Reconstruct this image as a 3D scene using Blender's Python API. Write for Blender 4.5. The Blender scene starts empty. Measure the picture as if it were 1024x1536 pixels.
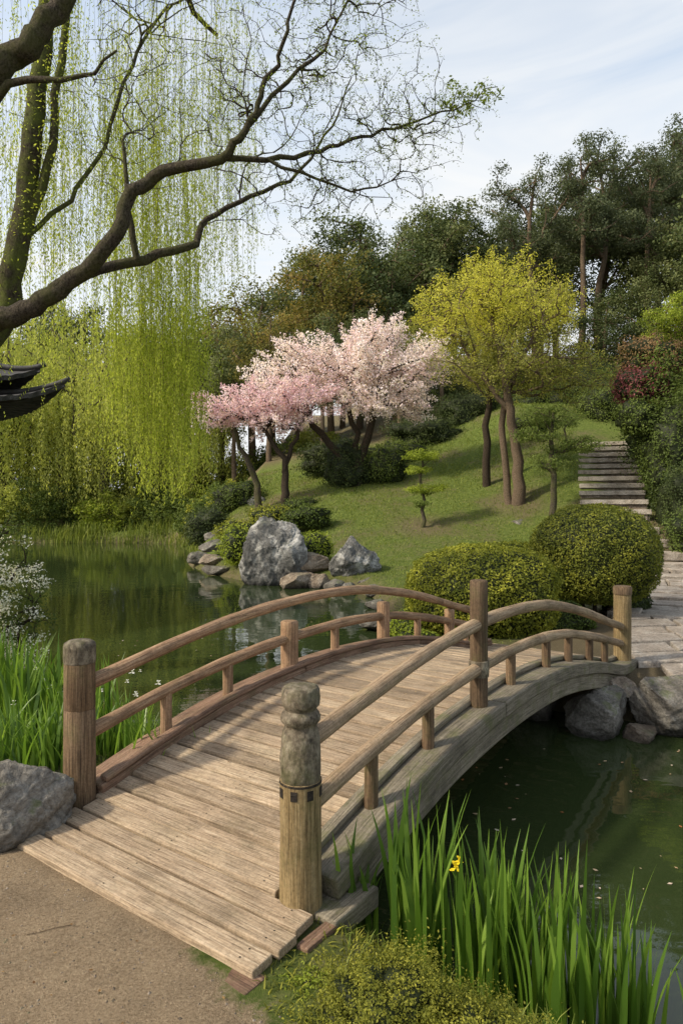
import bpy, math, random
import numpy as np
from mathutils import Vector
R=np.random.default_rng(11); random.seed(11)
SC=bpy.context.scene
COL=SC.collection

# ---------------------------------------------------------------- helpers
def link(o,parent=None):
    COL.objects.link(o)
    if parent is not None: o.parent=parent
    return o
def empty(name,loc=(0,0,0)):
    e=bpy.data.objects.new(name,None); e.location=loc; e.empty_display_size=.2
    COL.objects.link(e); return e
def mesh(name,V,F,mat,smooth=True,angle=None,gc=None,var=None):
    V=np.asarray(V,dtype=np.float32); me=bpy.data.meshes.new(name)
    if isinstance(F,np.ndarray):
        m,k=F.shape
        me.vertices.add(len(V)); me.vertices.foreach_set('co',V.ravel())
        me.loops.add(m*k); me.loops.foreach_set('vertex_index',F.astype(np.int32).ravel())
        me.polygons.add(m); me.polygons.foreach_set('loop_start',np.arange(0,m*k,k,dtype=np.int32))
        me.update(calc_edges=True)
    else:
        me.from_pydata(V.tolist(),[],F); me.update()
    me.polygons.foreach_set('use_smooth',[smooth]*len(me.polygons))
    if angle is not None: me.set_sharp_from_angle(angle=math.radians(angle))
    if gc is not None:
        a=me.attributes.new('gc','FLOAT_VECTOR','POINT'); a.data.foreach_set('vector',np.asarray(gc,dtype=np.float32).ravel())
    if var is not None:
        a=me.attributes.new('var','FLOAT','POINT'); a.data.foreach_set('value',np.asarray(var,dtype=np.float32).ravel())
    if mat is not None: me.materials.append(mat)
    return me
def obj(name,me,parent=None,loc=None):
    o=bpy.data.objects.new(name,me); link(o,parent)
    if loc is not None: o.location=loc
    return o
_K=np.random.default_rng(5).normal(size=(24,3)); _PH=np.random.default_rng(6).uniform(0,6.28,24)
def sn(P,f=1.0,seed=0):
    P=np.asarray(P)*f+seed*3.17
    s=0
    for i in range(8):
        s=s+np.sin(P@_K[(i+seed)%24]*(1+.25*i)+_PH[(i*3+seed)%24])
    return s/4.0
def nrm(v): return v/(np.linalg.norm(v,axis=-1,keepdims=True)+1e-9)
def sstep(a,b,x):
    t=np.clip((x-a)/(b-a),0,1); return t*t*(3-2*t)

# ---------------------------------------------------------------- materials
def newmat(name):
    m=bpy.data.materials.new(name); m.use_nodes=True; nt=m.node_tree; nt.nodes.clear()
    return m,nt,nt.nodes,nt.links
def N(nt,t,**kw):
    n=nt.nodes.new(t)
    for k,v in kw.items():
        if k in n.inputs: n.inputs[k].default_value=v
        else: setattr(n,k,v)
    return n
def ramp(nt,fac,stops):
    r=nt.nodes.new('ShaderNodeValToRGB'); e=r.color_ramp.elements
    while len(e)<len(stops): e.new(.5)
    for i,(p,c) in enumerate(stops):
        e[i].position=p; e[i].color=(c[0],c[1],c[2],1) if isinstance(c,(tuple,list)) else (c,c,c,1)
    nt.links.new(fac,r.inputs[0]); return r
def mixc(nt,fac,a,b,mode='MIX'):
    m=nt.nodes.new('ShaderNodeMix'); m.data_type='RGBA'; m.blend_type=mode
    for s,v in ((m.inputs[0],fac),(m.inputs[6],a),(m.inputs[7],b)):
        if hasattr(v,'links') or isinstance(v,bpy.types.NodeSocket): nt.links.new(v,s)
        elif isinstance(v,(int,float)): s.default_value=v
        else: s.default_value=(v[0],v[1],v[2],1)
    return m.outputs[2]
def math_(nt,op,a,b=None):
    m=nt.nodes.new('ShaderNodeMath'); m.operation=op
    for s,v in ((m.inputs[0],a),(m.inputs[1],b)):
        if v is None: continue
        if isinstance(v,bpy.types.NodeSocket): nt.links.new(v,s)
        else: s.default_value=v
    return m.outputs[0]
def noise(nt,vec,scale,detail=4,rough=.55,dist=0):
    n=N(nt,'ShaderNodeTexNoise',Scale=scale,Detail=detail,Roughness=rough,Distortion=dist)
    if vec is not None: nt.links.new(vec,n.inputs['Vector'])
    return n.outputs[0]
def mapped(nt,vec,scale,rot=(0,0,0)):
    m=nt.nodes.new('ShaderNodeMapping'); m.inputs['Scale'].default_value=scale; m.inputs['Rotation'].default_value=rot
    nt.links.new(vec,m.inputs[0]); return m.outputs[0]
def finish(nt,color,rough=.8,bump=None,bstr=.3,bdist=.02,spec=.3,normal=None):
    p=N(nt,'ShaderNodeBsdfPrincipled'); p.inputs['Specular IOR Level'].default_value=spec
    if isinstance(color,bpy.types.NodeSocket): nt.links.new(color,p.inputs['Base Color'])
    else: p.inputs['Base Color'].default_value=(*color,1)
    if isinstance(rough,bpy.types.NodeSocket): nt.links.new(rough,p.inputs['Roughness'])
    else: p.inputs['Roughness'].default_value=rough
    if bump is not None:
        b=N(nt,'ShaderNodeBump',Strength=bstr,Distance=bdist); nt.links.new(bump,b.inputs['Height']); nt.links.new(b.outputs[0],p.inputs['Normal'])
    o=nt.nodes.new('ShaderNodeOutputMaterial'); nt.links.new(p.outputs[0],o.inputs[0]); return p

def leafmat(name,cols,trans=.35,rough=.6,objvar=.0,spec=.15,big=.5):
    m,nt,n,l=newmat(name)
    geo=nt.nodes.new('ShaderNodeNewGeometry'); at=N(nt,'ShaderNodeAttribute',attribute_name='var')
    oi=nt.nodes.new('ShaderNodeObjectInfo')
    f=math_(nt,'ADD',math_(nt,'MULTIPLY',geo.outputs['Random Per Island'],.4),math_(nt,'MULTIPLY',at.outputs['Fac'],.6))
    if objvar: f=math_(nt,'ADD',math_(nt,'MULTIPLY',f,1-objvar),math_(nt,'MULTIPLY',oi.outputs['Random'],objvar))
    k=len(cols); r=ramp(nt,f,[(.1+.8*i/(k-1),c) for i,c in enumerate(cols)])
    p=N(nt,'ShaderNodeBsdfPrincipled',Roughness=rough); p.inputs['Specular IOR Level'].default_value=spec
    l.new(r.outputs[0],p.inputs['Base Color'])
    t=nt.nodes.new('ShaderNodeBsdfTranslucent')
    tc=mixc(nt,1.0,r.outputs[0],(1.4,1.4,.9),'MULTIPLY'); l.new(tc,t.inputs[0])
    mx=nt.nodes.new('ShaderNodeMixShader'); mx.inputs[0].default_value=trans
    l.new(p.outputs[0],mx.inputs[1]); l.new(t.outputs[0],mx.inputs[2])
    o=nt.nodes.new('ShaderNodeOutputMaterial'); l.new(mx.outputs[0],o.inputs[0]); return m

def woodmat(name,dark,mid,light,moss=0.0,mosscol=(.09,.1,.03),grain=24,along=1.3,rough=.75,stain=.85):
    m,nt,n,l=newmat(name)
    at=N(nt,'ShaderNodeAttribute',attribute_name='gc'); oi=nt.nodes.new('ShaderNodeObjectInfo')
    add=nt.nodes.new('ShaderNodeVectorMath'); add.operation='ADD'; l.new(at.outputs['Vector'],add.inputs[0])
    sc=nt.nodes.new('ShaderNodeVectorMath'); sc.operation='SCALE'; sc.inputs[0].default_value=(7,5,9); l.new(oi.outputs['Random'],sc.inputs['Scale'])
    l.new(sc.outputs[0],add.inputs[1]); v=add.outputs[0]
    g=noise(nt,mapped(nt,v,(along,grain,grain)),3.0,5,.7,.15)
    g2=noise(nt,mapped(nt,v,(along*.8,grain*2.4,grain*2.4)),4.0,2,.6)
    big=noise(nt,v,3.2,5,.65); fine=noise(nt,v,70,2,.7)
    r=ramp(nt,g,[(.28,dark),(.48,mid),(.72,light)])
    bc=ramp(nt,big,[(.28,.42),(.48,.88),(.75,1.2)])
    c=mixc(nt,stain,r.outputs[0],bc.outputs[0],'MULTIPLY')
    rv=ramp(nt,oi.outputs['Random'],[(0,(.70,.685,.66)),(.5,(1,.975,.94)),(1,(1.2,1.19,1.15))])
    c=mixc(nt,1,c,rv.outputs[0],'MULTIPLY')
    cr=ramp(nt,g2,[(.32,.22),(.42,1.0)])
    c=mixc(nt,.7,c,cr.outputs[0],'MULTIPLY')
    c=mixc(nt,.6,c,ramp(nt,fine,[(.3,.6),(.6,1.15)]).outputs[0],'MULTIPLY')
    if moss:
        mn=noise(nt,v,6,5,.7); mf=ramp(nt,mn,[(.5,0),(.68,1)])
        c=mixc(nt,math_(nt,'MULTIPLY',mf.outputs[0],moss),c,mosscol)
    h=math_(nt,'ADD',g,math_(nt,'ADD',math_(nt,'MULTIPLY',g2,.8),math_(nt,'MULTIPLY',fine,.3)))
    finish(nt,c,rough,h,.6,.006,.25); return m

M={}
M['deck']=woodmat('weathered_deck_wood',(.12,.083,.052),(.315,.24,.165),(.47,.385,.285),.12,grain=42,along=1.6)
M['rail']=woodmat('rail_wood',(.11,.075,.045),(.31,.225,.145),(.46,.365,.26),.3,grain=34)
M['railL']=woodmat('rail_wood_brown',(.095,.053,.031),(.29,.18,.11),(.45,.33,.215),.2,grain=34)
M['post']=woodmat('post_wood',(.03,.02,.013),(.13,.085,.05),(.25,.18,.115),.35,grain=34)
M['postn']=woodmat('post_wood_near',(.05,.034,.016),(.20,.145,.07),(.34,.27,.155),.35,grain=34)
M['kerb']=woodmat('kerb_wood_grey',(.065,.058,.042),(.20,.178,.135),(.34,.305,.245),.65,grain=34)
M['kerbL']=woodmat('kerb_wood_red',(.055,.032,.023),(.18,.11,.075),(.30,.215,.155),.3,grain=34)
M['cap']=woodmat('post_cap_weathered',(.03,.024,.018),(.14,.117,.085),(.31,.28,.215),.4,grain=8,along=6)
M['dark']=woodmat('dark_wood',(.012,.01,.008),(.03,.024,.02),(.06,.05,.04))

def barkmat(name,a,b,moss=None,ms=.5):
    m,nt,n,l=newmat(name); tc=nt.nodes.new('ShaderNodeTexCoord'); v=tc.outputs['Object']
    g=noise(nt,mapped(nt,v,(9,9,5.2)),5.5,6,.8); r=ramp(nt,g,[(.38,a),(.60,b)]); c=r.outputs[0]
    if moss:
        f=ramp(nt,noise(nt,v,3.3,5,.72),[(.42,0),(.6,1)]); c=mixc(nt,math_(nt,'MULTIPLY',f.outputs[0],ms),c,moss)
    finish(nt,c,.9,g,1.0,.07,.12); return m
M['bark']=barkmat('bark_grey_brown',(.022,.018,.013),(.155,.13,.098),(.11,.12,.035),.55)
M['barkw']=barkmat('bark_willow',(.035,.03,.018),(.13,.11,.07),(.15,.18,.04),.9)
M['barkd']=barkmat('bark_dark',(.022,.016,.012),(.09,.07,.05))
M['twig']=barkmat('twig_grey_brown',(.05,.042,.033),(.14,.12,.095))
M['barkt']=barkmat('bark_tan',(.07,.05,.033),(.24,.18,.125))

def rockmat(name,a,b,c_,lich=.3,moss=.4,scale=3.0,crk=.6):
    m,nt,n,l=newmat(name); tc=nt.nodes.new('ShaderNodeTexCoord'); v=tc.outputs['Object']
    g=noise(nt,v,scale,8,.72,.3); fine=noise(nt,v,scale*14,4,.7); crack=noise(nt,mapped(nt,v,(1,1.3,1.8),(.5,.3,0)),scale*.8,5,.7,.8)
    r=ramp(nt,g,[(.33,a),(.5,b),(.68,c_)]); c=r.outputs[0]
    sp=ramp(nt,fine,[(.35,.5),(.6,1.2)]); c=mixc(nt,.8,c,sp.outputs[0],'MULTIPLY')
    ck=ramp(nt,crack,[(.475,1),(.497,.4),(.505,1)]); c=mixc(nt,crk,c,ck.outputs[0],'MULTIPLY')
    lf=ramp(nt,noise(nt,v,scale*2.7,6,.75),[(.56,0),(.64,1)]); c=mixc(nt,math_(nt,'MULTIPLY',lf.outputs[0],lich),c,(.5,.5,.46))
    geo=nt.nodes.new('ShaderNodeNewGeometry'); sx=nt.nodes.new('ShaderNodeSeparateXYZ'); l.new(geo.outputs['Normal'],sx.inputs[0])
    sp2=nt.nodes.new('ShaderNodeSeparateXYZ'); l.new(geo.outputs['Position'],sp2.inputs[0])
    if moss:
        mf=ramp(nt,math_(nt,'MULTIPLY',noise(nt,v,scale*1.6,5,.7),math_(nt,'ADD',math_(nt,'MULTIPLY',sx.outputs[2],.5),.6)),[(.5,0),(.62,1)])
        c=mixc(nt,math_(nt,'MULTIPLY',mf.outputs[0],moss),c,(.09,.105,.03))
    mr=nt.nodes.new('ShaderNodeMapRange'); mr.inputs[1].default_value=-.28; mr.inputs[2].default_value=-.16; mr.inputs[3].default_value=.35; mr.inputs[4].default_value=1
    l.new(sp2.outputs[2],mr.inputs[0]); c=mixc(nt,1,c,mr.outputs[0],'MULTIPLY')
    h=math_(nt,'ADD',g,math_(nt,'MULTIPLY',fine,.35))
    finish(nt,c,.85,h,1.0,.05,.25); return m
M['rock']=rockmat('granite_grey',(.055,.05,.043),(.16,.148,.128),(.29,.275,.245),.22,.65,crk=.3)
M['rockw']=rockmat('granite_white_veined',(.04,.042,.04),(.13,.13,.125),(.52,.52,.50),.5,.3,1.5)
M['rockt']=rockmat('rock_tan',(.08,.062,.045),(.22,.175,.13),(.38,.33,.27),.15,.4,2)
M['slab']=rockmat('paving_stone',(.20,.165,.13),(.34,.295,.245),(.46,.42,.36),.12,0,2.5,.2)
M['step']=rockmat('stone_step',(.22,.19,.15),(.38,.34,.285),(.50,.46,.40),.1,0,3,.1)

# ---------------------------------------------------------------- terrain
LAKE=np.array([(-60,10),(-14,9.6),(-8,9.2),(-5.4,8.3),(-4,7.0),(-2.9,6.0),(-2.0,5.45),(-1.25,5.0),(-.75,4.5),(-.2,3.9),(.12,3.45),(.3,3.1),(.7,2.78),(1.1,2.5),(1.6,2.1),(3,1.2),(8,-1.5),(16,-1),(16,5.2),(8,5.9),(5,6.25),(3.6,6.3),(2.75,6.35),(2.1,6.75),(1.5,7.2),(1.0,7.8),(.65,8.6),(.6,10.2),(.85,12.5),(.7,14.6),(.1,16.3),(-1.3,17.2),(-2.6,18),(-4.2,20.5),(-5.2,23),(-5.6,28),(-7,33),(-9,35.5),(-14,36),(-20,35),(-30,33),(-60,30)],float)
def sdlake(x,y):
    P=np.stack([x.ravel(),y.ravel()],1); A=LAKE; B=np.roll(LAKE,-1,0)
    d=np.full(len(P),1e9); ins=np.zeros(len(P),bool)
    for a,b in zip(A,B):
        ab=b-a; t=np.clip(((P-a)@ab)/(ab@ab),0,1); q=a+t[:,None]*ab
        d=np.minimum(d,np.hypot(*(P-q).T))
        c=((a[1]>P[:,1])!=(b[1]>P[:,1]))&(P[:,0]<(b[0]-a[0])*(P[:,1]-a[1])/(b[1]-a[1]+1e-12)+a[0]); ins^=c
    return np.where(ins,-d,d).reshape(x.shape)
def hland(x,y):
    k=np.interp(x,[-14,-9,-4,0,8,14],[.05,.12,.29,.26,.40,.40]); y0=np.interp(x,[-10,-4,0,5,8,12],[33,21.5,17.5,17.3,16.4,16.4])
    t=np.minimum(y,32)-y0; sp=np.where(t>6,t,np.log1p(np.exp(np.clip(t*1.6,-20,20)))/1.6)
    h=.03+k*sp+.7*k*np.clip(y-32,0,40)
    p=np.stack([x,y,x*0],-1)
    h=h+.03*sn(p,.9)*sstep(8,14,y)+.12*sn(p,.25,3)*sstep(14,24,y)+.006*sn(p,4,2)
    h=h+1.8*sstep(39,50,y)*sstep(-4,-12,x)
    return h
def hgt(x,y):
    x=np.asarray(x,float); y=np.asarray(y,float)
    s=sdlake(x,y)+.06*sn(np.stack([x,y,x*0],-1),3.0,5)
    hl=hland(x,y)
    return np.where(s>0,-.36+(hl+.36)*sstep(-.05,.55,s)**.8,-.36-np.minimum(1.0,-s*1.1))
def gz(x,y): return float(hgt(np.array([x]),np.array([y]))[0])
xs=np.concatenate([np.linspace(-400,-44,14),np.arange(-40,-10,.7),np.arange(-10,-5,.25),np.arange(-5,5,.1),np.arange(5,14,.25),np.arange(14,40,.8),np.linspace(42,400,14)])
ys=np.concatenate([np.linspace(-60,-3,8),np.arange(-2,1,.3),np.arange(1,9,.1),np.arange(9,40,.28),np.arange(40,80,1.2),np.linspace(84,900,14)])
X,Y=np.meshgrid(xs,ys); Z=hgt(X,Y); nx,ny=len(xs),len(ys)
I=np.arange(nx*ny).reshape(ny,nx)
F=np.stack([I[:-1,:-1],I[:-1,1:],I[1:,1:],I[1:,:-1]],-1).reshape(-1,4)
m,nt,n,l=newmat('ground_soil_and_grass')
tc=nt.nodes.new('ShaderNodeTexCoord'); v=tc.outputs['Object']
at=N(nt,'ShaderNodeAttribute',attribute_name='sand'); ad=N(nt,'ShaderNodeAttribute',attribute_name='dirt')
n1=noise(nt,v,.6,5,.65); n2=noise(nt,v,9,6,.75); n3=noise(nt,v,90,3,.7); n4=noise(nt,v,400,1,.6)
gr=ramp(nt,n2,[(.25,(.045,.07,.014)),(.5,(.115,.155,.032)),(.75,(.205,.255,.06))])
br=ramp(nt,n3,[(.3,(.09,.066,.04)),(.7,(.23,.18,.115))])
df=ramp(nt,math_(nt,'ADD',math_(nt,'MULTIPLY',n1,.7),math_(nt,'MULTIPLY',n2,.4)),[(.53,0),(.68,.75)])
g=mixc(nt,df.outputs[0],gr.outputs[0],br.outputs[0])
g=mixc(nt,ad.outputs['Fac'],g,br.outputs[0])
sd_=ramp(nt,math_(nt,'ADD',math_(nt,'MULTIPLY',n3,.5),math_(nt,'MULTIPLY',n4,.5)),[(.32,(.14,.098,.058)),(.5,(.36,.27,.172)),(.68,(.60,.48,.33))])
sdc=mixc(nt,.8,sd_.outputs[0],ramp(nt,noise(nt,v,2.6,6,.7),[(.3,.58),(.52,.95),(.7,1.15)]).outputs[0],'MULTIPLY')
sf=ramp(nt,math_(nt,'ADD',at.outputs['Fac'],math_(nt,'MULTIPLY',math_(nt,'SUBTRACT',n2,.5),.9)),[(.4,0),(.6,1)])
c=mixc(nt,sf.outputs[0],g,sdc)
finish(nt,c,.95,math_(nt,'ADD',math_(nt,'MULTIPLY',n3,.6),math_(nt,'ADD',n4,math_(nt,'MULTIPLY',n2,1.2))),.9,.026,.15)
me=mesh('ground',np.stack([X,Y,Z],-1).reshape(-1,3),F,m)
S=sdlake(X,Y)
near=(Y<9)&(X<2.2)&(Y+X*.55<8.5)
line=-(X-(-.1))*0.9+(3.0-Y)*0.15
sand=np.where(near,np.minimum(sstep(.7,1.25,S),sstep(-.35,.15,line+.12*sn(np.stack([X,Y,X*0],-1),2.2))),0)
a=me.attributes.new('sand','FLOAT','POINT'); a.data.foreach_set('value',sand.astype(np.float32).ravel())
PATH=np.array([(3.0,7.5),(3.7,8.3),(4.7,9.7),(6.0,12.2),(7.1,14.8),(7.6,17.4),(7.87,20)])
def dpath(x,y):
    d=np.full(x.shape,1e9)
    for a_,b_ in zip(PATH[:-1],PATH[1:]):
        ab=b_-a_; t=np.clip(((x-a_[0])*ab[0]+(y-a_[1])*ab[1])/(ab@ab),0,1); d=np.minimum(d,np.hypot(x-a_[0]-t*ab[0],y-a_[1]-t*ab[1]))
    return d
dirt=np.maximum.reduce([.9*sstep(1.6,1.0,dpath(X,Y)),.7*sstep(.5,.1,np.abs(S)),.75*sstep(2.2,.6,np.hypot(X+2.2,Y-25.5)),.7*sstep(1.4,.3,np.hypot(X-2.4,Y-21)),.6*sstep(1.6,.3,np.hypot(X-5.6,Y-22)),.8*sstep(33,36,Y)*(X>-8)])
a=me.attributes.new('dirt','FLOAT','POINT'); a.data.foreach_set('value',dirt.astype(np.float32).ravel())
obj('ground',me)

# water
m,nt,n,l=newmat('pond_water'); tc=nt.nodes.new('ShaderNodeTexCoord'); v=tc.outputs['Object']
w=math_(nt,'ADD',noise(nt,mapped(nt,v,(1,1.6,1)),1.6,3,.5),math_(nt,'MULTIPLY',noise(nt,v,7,2,.5),.10))
p=finish(nt,(.024,.036,.012),.015,w,.09,.05,.7); p.inputs['IOR'].default_value=1.38
obj('water',mesh('water',[(-60,-3,-.3),(17,-3,-.3),(17,38,-.3),(-60,38,-.3)],[(0,1,2,3)],m))

# ---------------------------------------------------------------- tubes and boxes
def tubes(polys,sides=6,cap=False):
    Vs=[];Fs=[];G=[];off=0
    ang=np.arange(sides)*2*np.pi/sides; ca,sa=np.cos(ang),np.sin(ang)
    for pts,rad in polys:
        p=np.asarray(pts,float); r=np.asarray(rad,float)
        if cap:
            p=np.vstack([p[:1],p[:1]+(p[1]-p[0])*1e-4,p[1:-1],p[-1:]-(p[-1]-p[-2])*1e-4,p[-1:]]); r=np.concatenate([[.001],r[:1],r[1:-1],r[-1:],[.001]])
            t=np.gradient(p,axis=0); t[0]=t[1]=p[2]-p[1] if len(p)>3 else p[-1]-p[0]; t[-1]=t[-2]=p[-2]-p[-3] if len(p)>3 else p[-1]-p[0]
        else: t=np.gradient(p,axis=0)
        t=nrm(t); mt=nrm(t.mean(0)); ref=np.eye(3)[np.argmin(np.abs(mt))]
        a=nrm(np.cross(t,ref)); b=np.cross(t,a)
        n=len(p); V=p[:,None]+r[:,None,None]*(a[:,None]*ca[None,:,None]+b[:,None]*sa[None,:,None])
        L=np.concatenate([[0],np.cumsum(np.linalg.norm(np.diff(p,axis=0),axis=1))])
        g=np.stack([np.repeat(L[:,None],sides,1),r[:,None]*ca,r[:,None]*sa],-1)
        i=np.arange(n*sides).reshape(n,sides)+off; j=np.roll(i,-1,1)
        Fs.append(np.stack([i[:-1],j[:-1],j[1:],i[1:]],-1).reshape(-1,4)); Vs.append(V.reshape(-1,3)); G.append(g.reshape(-1,3)); off+=n*sides
    return np.concatenate(Vs),np.concatenate(Fs),np.concatenate(G)
def lathe(prof,sides=28,wob=0.0,seed=0,bulge=1.0):
    P=np.array(prof,float); a=np.arange(sides)*2*np.pi/sides
    rr=P[:,0][:,None]*np.ones(sides)
    V=np.stack([rr*np.cos(a),rr*np.sin(a),P[:,1][:,None]*np.ones(sides)],-1).reshape(-1,3)
    if wob:
        k=1+wob*sn(V,14,seed)+wob*.6*sn(V,40,seed+1); V[:,0]*=k; V[:,1]*=k
    n=len(P); i=np.arange(n*sides).reshape(n,sides); j=np.roll(i,-1,1)
    F=np.stack([i[:-1],j[:-1],j[1:],i[1:]],-1).reshape(-1,4)
    g=np.stack([V[:,2],V[:,0],V[:,1]],-1)
    return V,F,g

# ---------------------------------------------------------------- bridge
BO=np.array([-.82,3.36]); U=np.array([.588,.809]); W=np.array([-.809,.588])
def spline(xs_,ys_):
    xs_=np.array(xs_,float); ys_=np.array(ys_,float); d=np.gradient(ys_,xs_)
    def f(x):
        x=np.clip(np.asarray(x,float),xs_[0],xs_[-1]); i=np.clip(np.searchsorted(xs_,x)-1,0,len(xs_)-2)
        h=xs_[i+1]-xs_[i]; t=(x-xs_[i])/h
        return (2*t**3-3*t**2+1)*ys_[i]+(t**3-2*t**2+t)*h*d[i]+(-2*t**3+3*t**2)*ys_[i+1]+(t**3-t**2)*h*d[i+1]
    return f
arch=spline([-.5,0,.54,1.1,1.77,2.4,3.2,4.14,5.0,5.6],[.055,.10,.235,.355,.43,.455,.42,.275,.09,.05])
topr=spline([0,.4,.85,1.77,2.77,3.9,4.7,5.25],[.72,.80,.885,.99,.985,.80,.60,.47])
lowr=spline([0,.56,1.1,1.77,2.77,3.35,4.2,5.25],[.44,.56,.645,.71,.725,.68,.53,.29])
def B(s,v,z): return (BO[0]+U[0]*s+W[0]*v,BO[1]+U[1]*s+W[1]*v,z)
bridge=empty('wooden_arched_footbridge')
def piece(name,V,F,G,mat,smooth=False,bev=0,angle=None):
    o=obj(name,mesh(name,V,F,mat,smooth,angle,G),bridge)
    if bev:
        b=o.modifiers.new('bevel','BEVEL'); b.width=bev; b.segments=2; b.limit_method='ANGLE'
    return o
BF=[(0,3,2,1),(4,5,6,7),(0,1,5,4),(1,2,6,5),(2,3,7,6),(3,0,4,7)]
s=-.44; i=0
while s<5.5:
    wd=.112+random.uniform(-.008,.008)
    if i<3: wd=.128
    v0,v1=(-.93,.74) if s<-.1 else (-.75,.75)
    if -.1<=s<.02: v0,v1=-.70,.70
    if s<-.1: v0+=random.uniform(-.012,.012); v1+=random.uniform(-.012,.012)
    g=random.uniform(.013,.020); a,b=s+g/2,s+wd-g/2; th=.04; dz=random.uniform(-.005,.005); tw=random.uniform(-.005,.005)
    V=[];G=[]
    for dzz in (-th,0):
        for (ss,vv) in ((a,v0),(b,v0),(b,v1),(a,v1)):
            z=float(arch(ss))+dzz+dz+(tw if vv>0 else -tw)
            V.append(B(ss+(.004 if vv>0 else -.004)*random.uniform(-1,1),vv,z)); G.append((vv,ss,dzz))
    piece('deck_plank_%02d'%i,V,BF,G,M['deck'],bev=.007)
    NV=[];NF=[]
    for vv in (v0+.09,0,v1-.09):
        for ss in (a+.03,b-.03):
            z=float(arch(ss))+dz+(tw*vv/.75)+.0008; c=len(NV)
            for q in range(6): NV.append(B(ss+.0045*math.cos(q*1.047),vv+.0045*math.sin(q*1.047),z+.0006))
            NF.append(tuple(range(c,c+6)))
    piece('nails_%02d'%i,NV,NF,NV,M['dark'])
    s+=wd; i+=1
def sweep(name,v0,v1,z0,z1,s0,s1,mat,bev=.01,fn=arch,n=34):
    V=[];G=[];F=[]
    ss=np.linspace(s0,s1,n)
    for q in ss:
        z=float(fn(q)); sl=(float(fn(q+.02))-float(fn(q-.02)))/.04; nn=math.hypot(1,sl)
        for (vv,dz) in ((v0,z0),(v1,z0),(v1,z1),(v0,z1)):
            V.append(B(q-dz*sl/nn,vv,z+dz/nn)); G.append((q,vv,dz))
    for k in range(n-1):
        b=k*4
        for e in range(4): F.append((b+e,b+(e+1)%4,b+4+(e+1)%4,b+4+e))
    F.append((3,2,1,0)); b=(n-1)*4; F.append((b,b+1,b+2,b+3))
    piece(name,V,F,G,mat,bev=bev)
for sg,nm,mt in ((-1,'right','kerb'),(1,'left','kerbL')):
    a,b=sorted((sg*.71,sg*.93))
    for k,(q0,q1) in enumerate(((.09,1.9),(1.906,3.7),(3.706,5.45))): sweep('kerb_beam_%s_%d'%(nm,k),a,b,-.055,.045,q0,q1,M[mt],.010,n=16)
    a,b=sorted((sg*.775,sg*.905)); sweep('arch_beam_'+nm,a,b,-.19,-.058,.05,5.45,M['kerb'],.01)
    a,b=sorted((sg*.70,sg*.765)); sweep('kerb_moulding_'+nm,a,b,.048,.085,.12,5.4,M[mt],.012)
sweep('stringer_middle',-.06,.06,-.2,-.05,-.3,5.5,M['dark'])
def bx(name,s0,s1,v0,v1,z0,z1,mat,bev=.008):
    V=[];G=[]
    for z in (z0,z1):
        for ss,vv in ((s0,v0),(s1,v0),(s1,v1),(s0,v1)): V.append(B(ss,vv,z)); G.append((vv,ss,z) if abs(v1-v0)>abs(s1-s0) else (ss,vv,z))
    piece(name,V,BF,G,mat,bev=bev)
bx('front_sill_beam',-.42,-.30,-.9,.8,-.08,.008,M['dark'])
bx('front_cleat',-.50,-.38,-.96,-.80,-.05,.03,M['kerbL'])
bx('front_cleat_left',-.46,-.30,.76,.90,-.04,.035,M['dark'])
bx('kerb_foot_right',-.02,.30,-1.0,-.80,-.03,.06,M['kerb'])
bx('kerb_foot_lower_right',-.20,.0,-1.0,-.94,-.06,.045,M['kerbL'])
def post(name,s_,v_,prof,mat,wob=.008,seed=0,z=0):
    V,F,g=lathe(prof,32,wob,seed); V=V+np.array(B(s_,v_,z)); piece(name,V,F,g+seed,mat,True,angle=50)
def cyl(r,z0,z1,n=10,dome=.012):
    return [(.001,z0),(r,z0)]+[(r,z0+(z1-z0-dome)*k/n) for k in range(1,n+1)]+[(r*.9,z1-dome*.3),(r*.6,z1),(.001,z1)]
def dense(prof,st=.012):
    out=[]
    for a,b in zip(prof[:-1],prof[1:]):
        k=max(1,int(math.hypot(b[0]-a[0],b[1]-a[1])/st))
        out+=[(a[0]+(b[0]-a[0])*q/k,a[1]+(b[1]-a[1])*q/k) for q in range(k)]
    return out+[prof[-1]]
post('newel_near_shaft',0,-.8,[(.001,-.3),(.09,-.3),(.091,.05),(.089,.2),(.087,.35),(.088,.5),(.089,.585),(.08,.59),(.001,.59)],M['postn'],.008,1)
post('newel_near_finial',0,-.8,dense([(.001,.585),(.082,.585),(.0865,.60),(.088,.66),(.087,.71),(.082,.76),(.074,.795),(.067,.812),(.070,.822),(.082,.836),(.085,.852),(.079,.868),(.066,.882),(.068,.890),(.080,.902),(.083,.935),(.081,.965),(.073,.978),(.04,.983),(.001,.984)]),M['cap'],.035,2)
c0=np.array(B(0,-.8,0))
for k,an in enumerate((-150,-105,-60,-15)):
    a=math.radians(an); d=np.array([math.cos(a),math.sin(a),0]); t=np.array([-d[1],d[0],0]); q=c0+d*.082
    V=[];
    for z in (.525,.565):
        for e,f in ((-.014,0),(.014,0),(.014,.0105),(-.014,.0105)): V.append(q+t*e+d*f*.8+np.array([0,0,z]))
    piece('newel_slot_shade_%d'%k,V,BF,V,M['dark'])  # raised dark blocks stand in for the shade inside carved slots
V,F,g=tubes([([c0+np.array([0,0,.577]),c0+np.array([0,0,.586])],[.0903,.0903])],28,True); piece('newel_band',V,F,g,M['dark'],True,angle=40)
post('newel_left_shaft',0,.8,[(.001,-.3),(.088,-.3),(.088,.1),(.086,.35),(.085,.6),(.082,.605),(.085,.61),(.084,.86),(.001,.87)],M['post'],.008,4)
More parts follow.
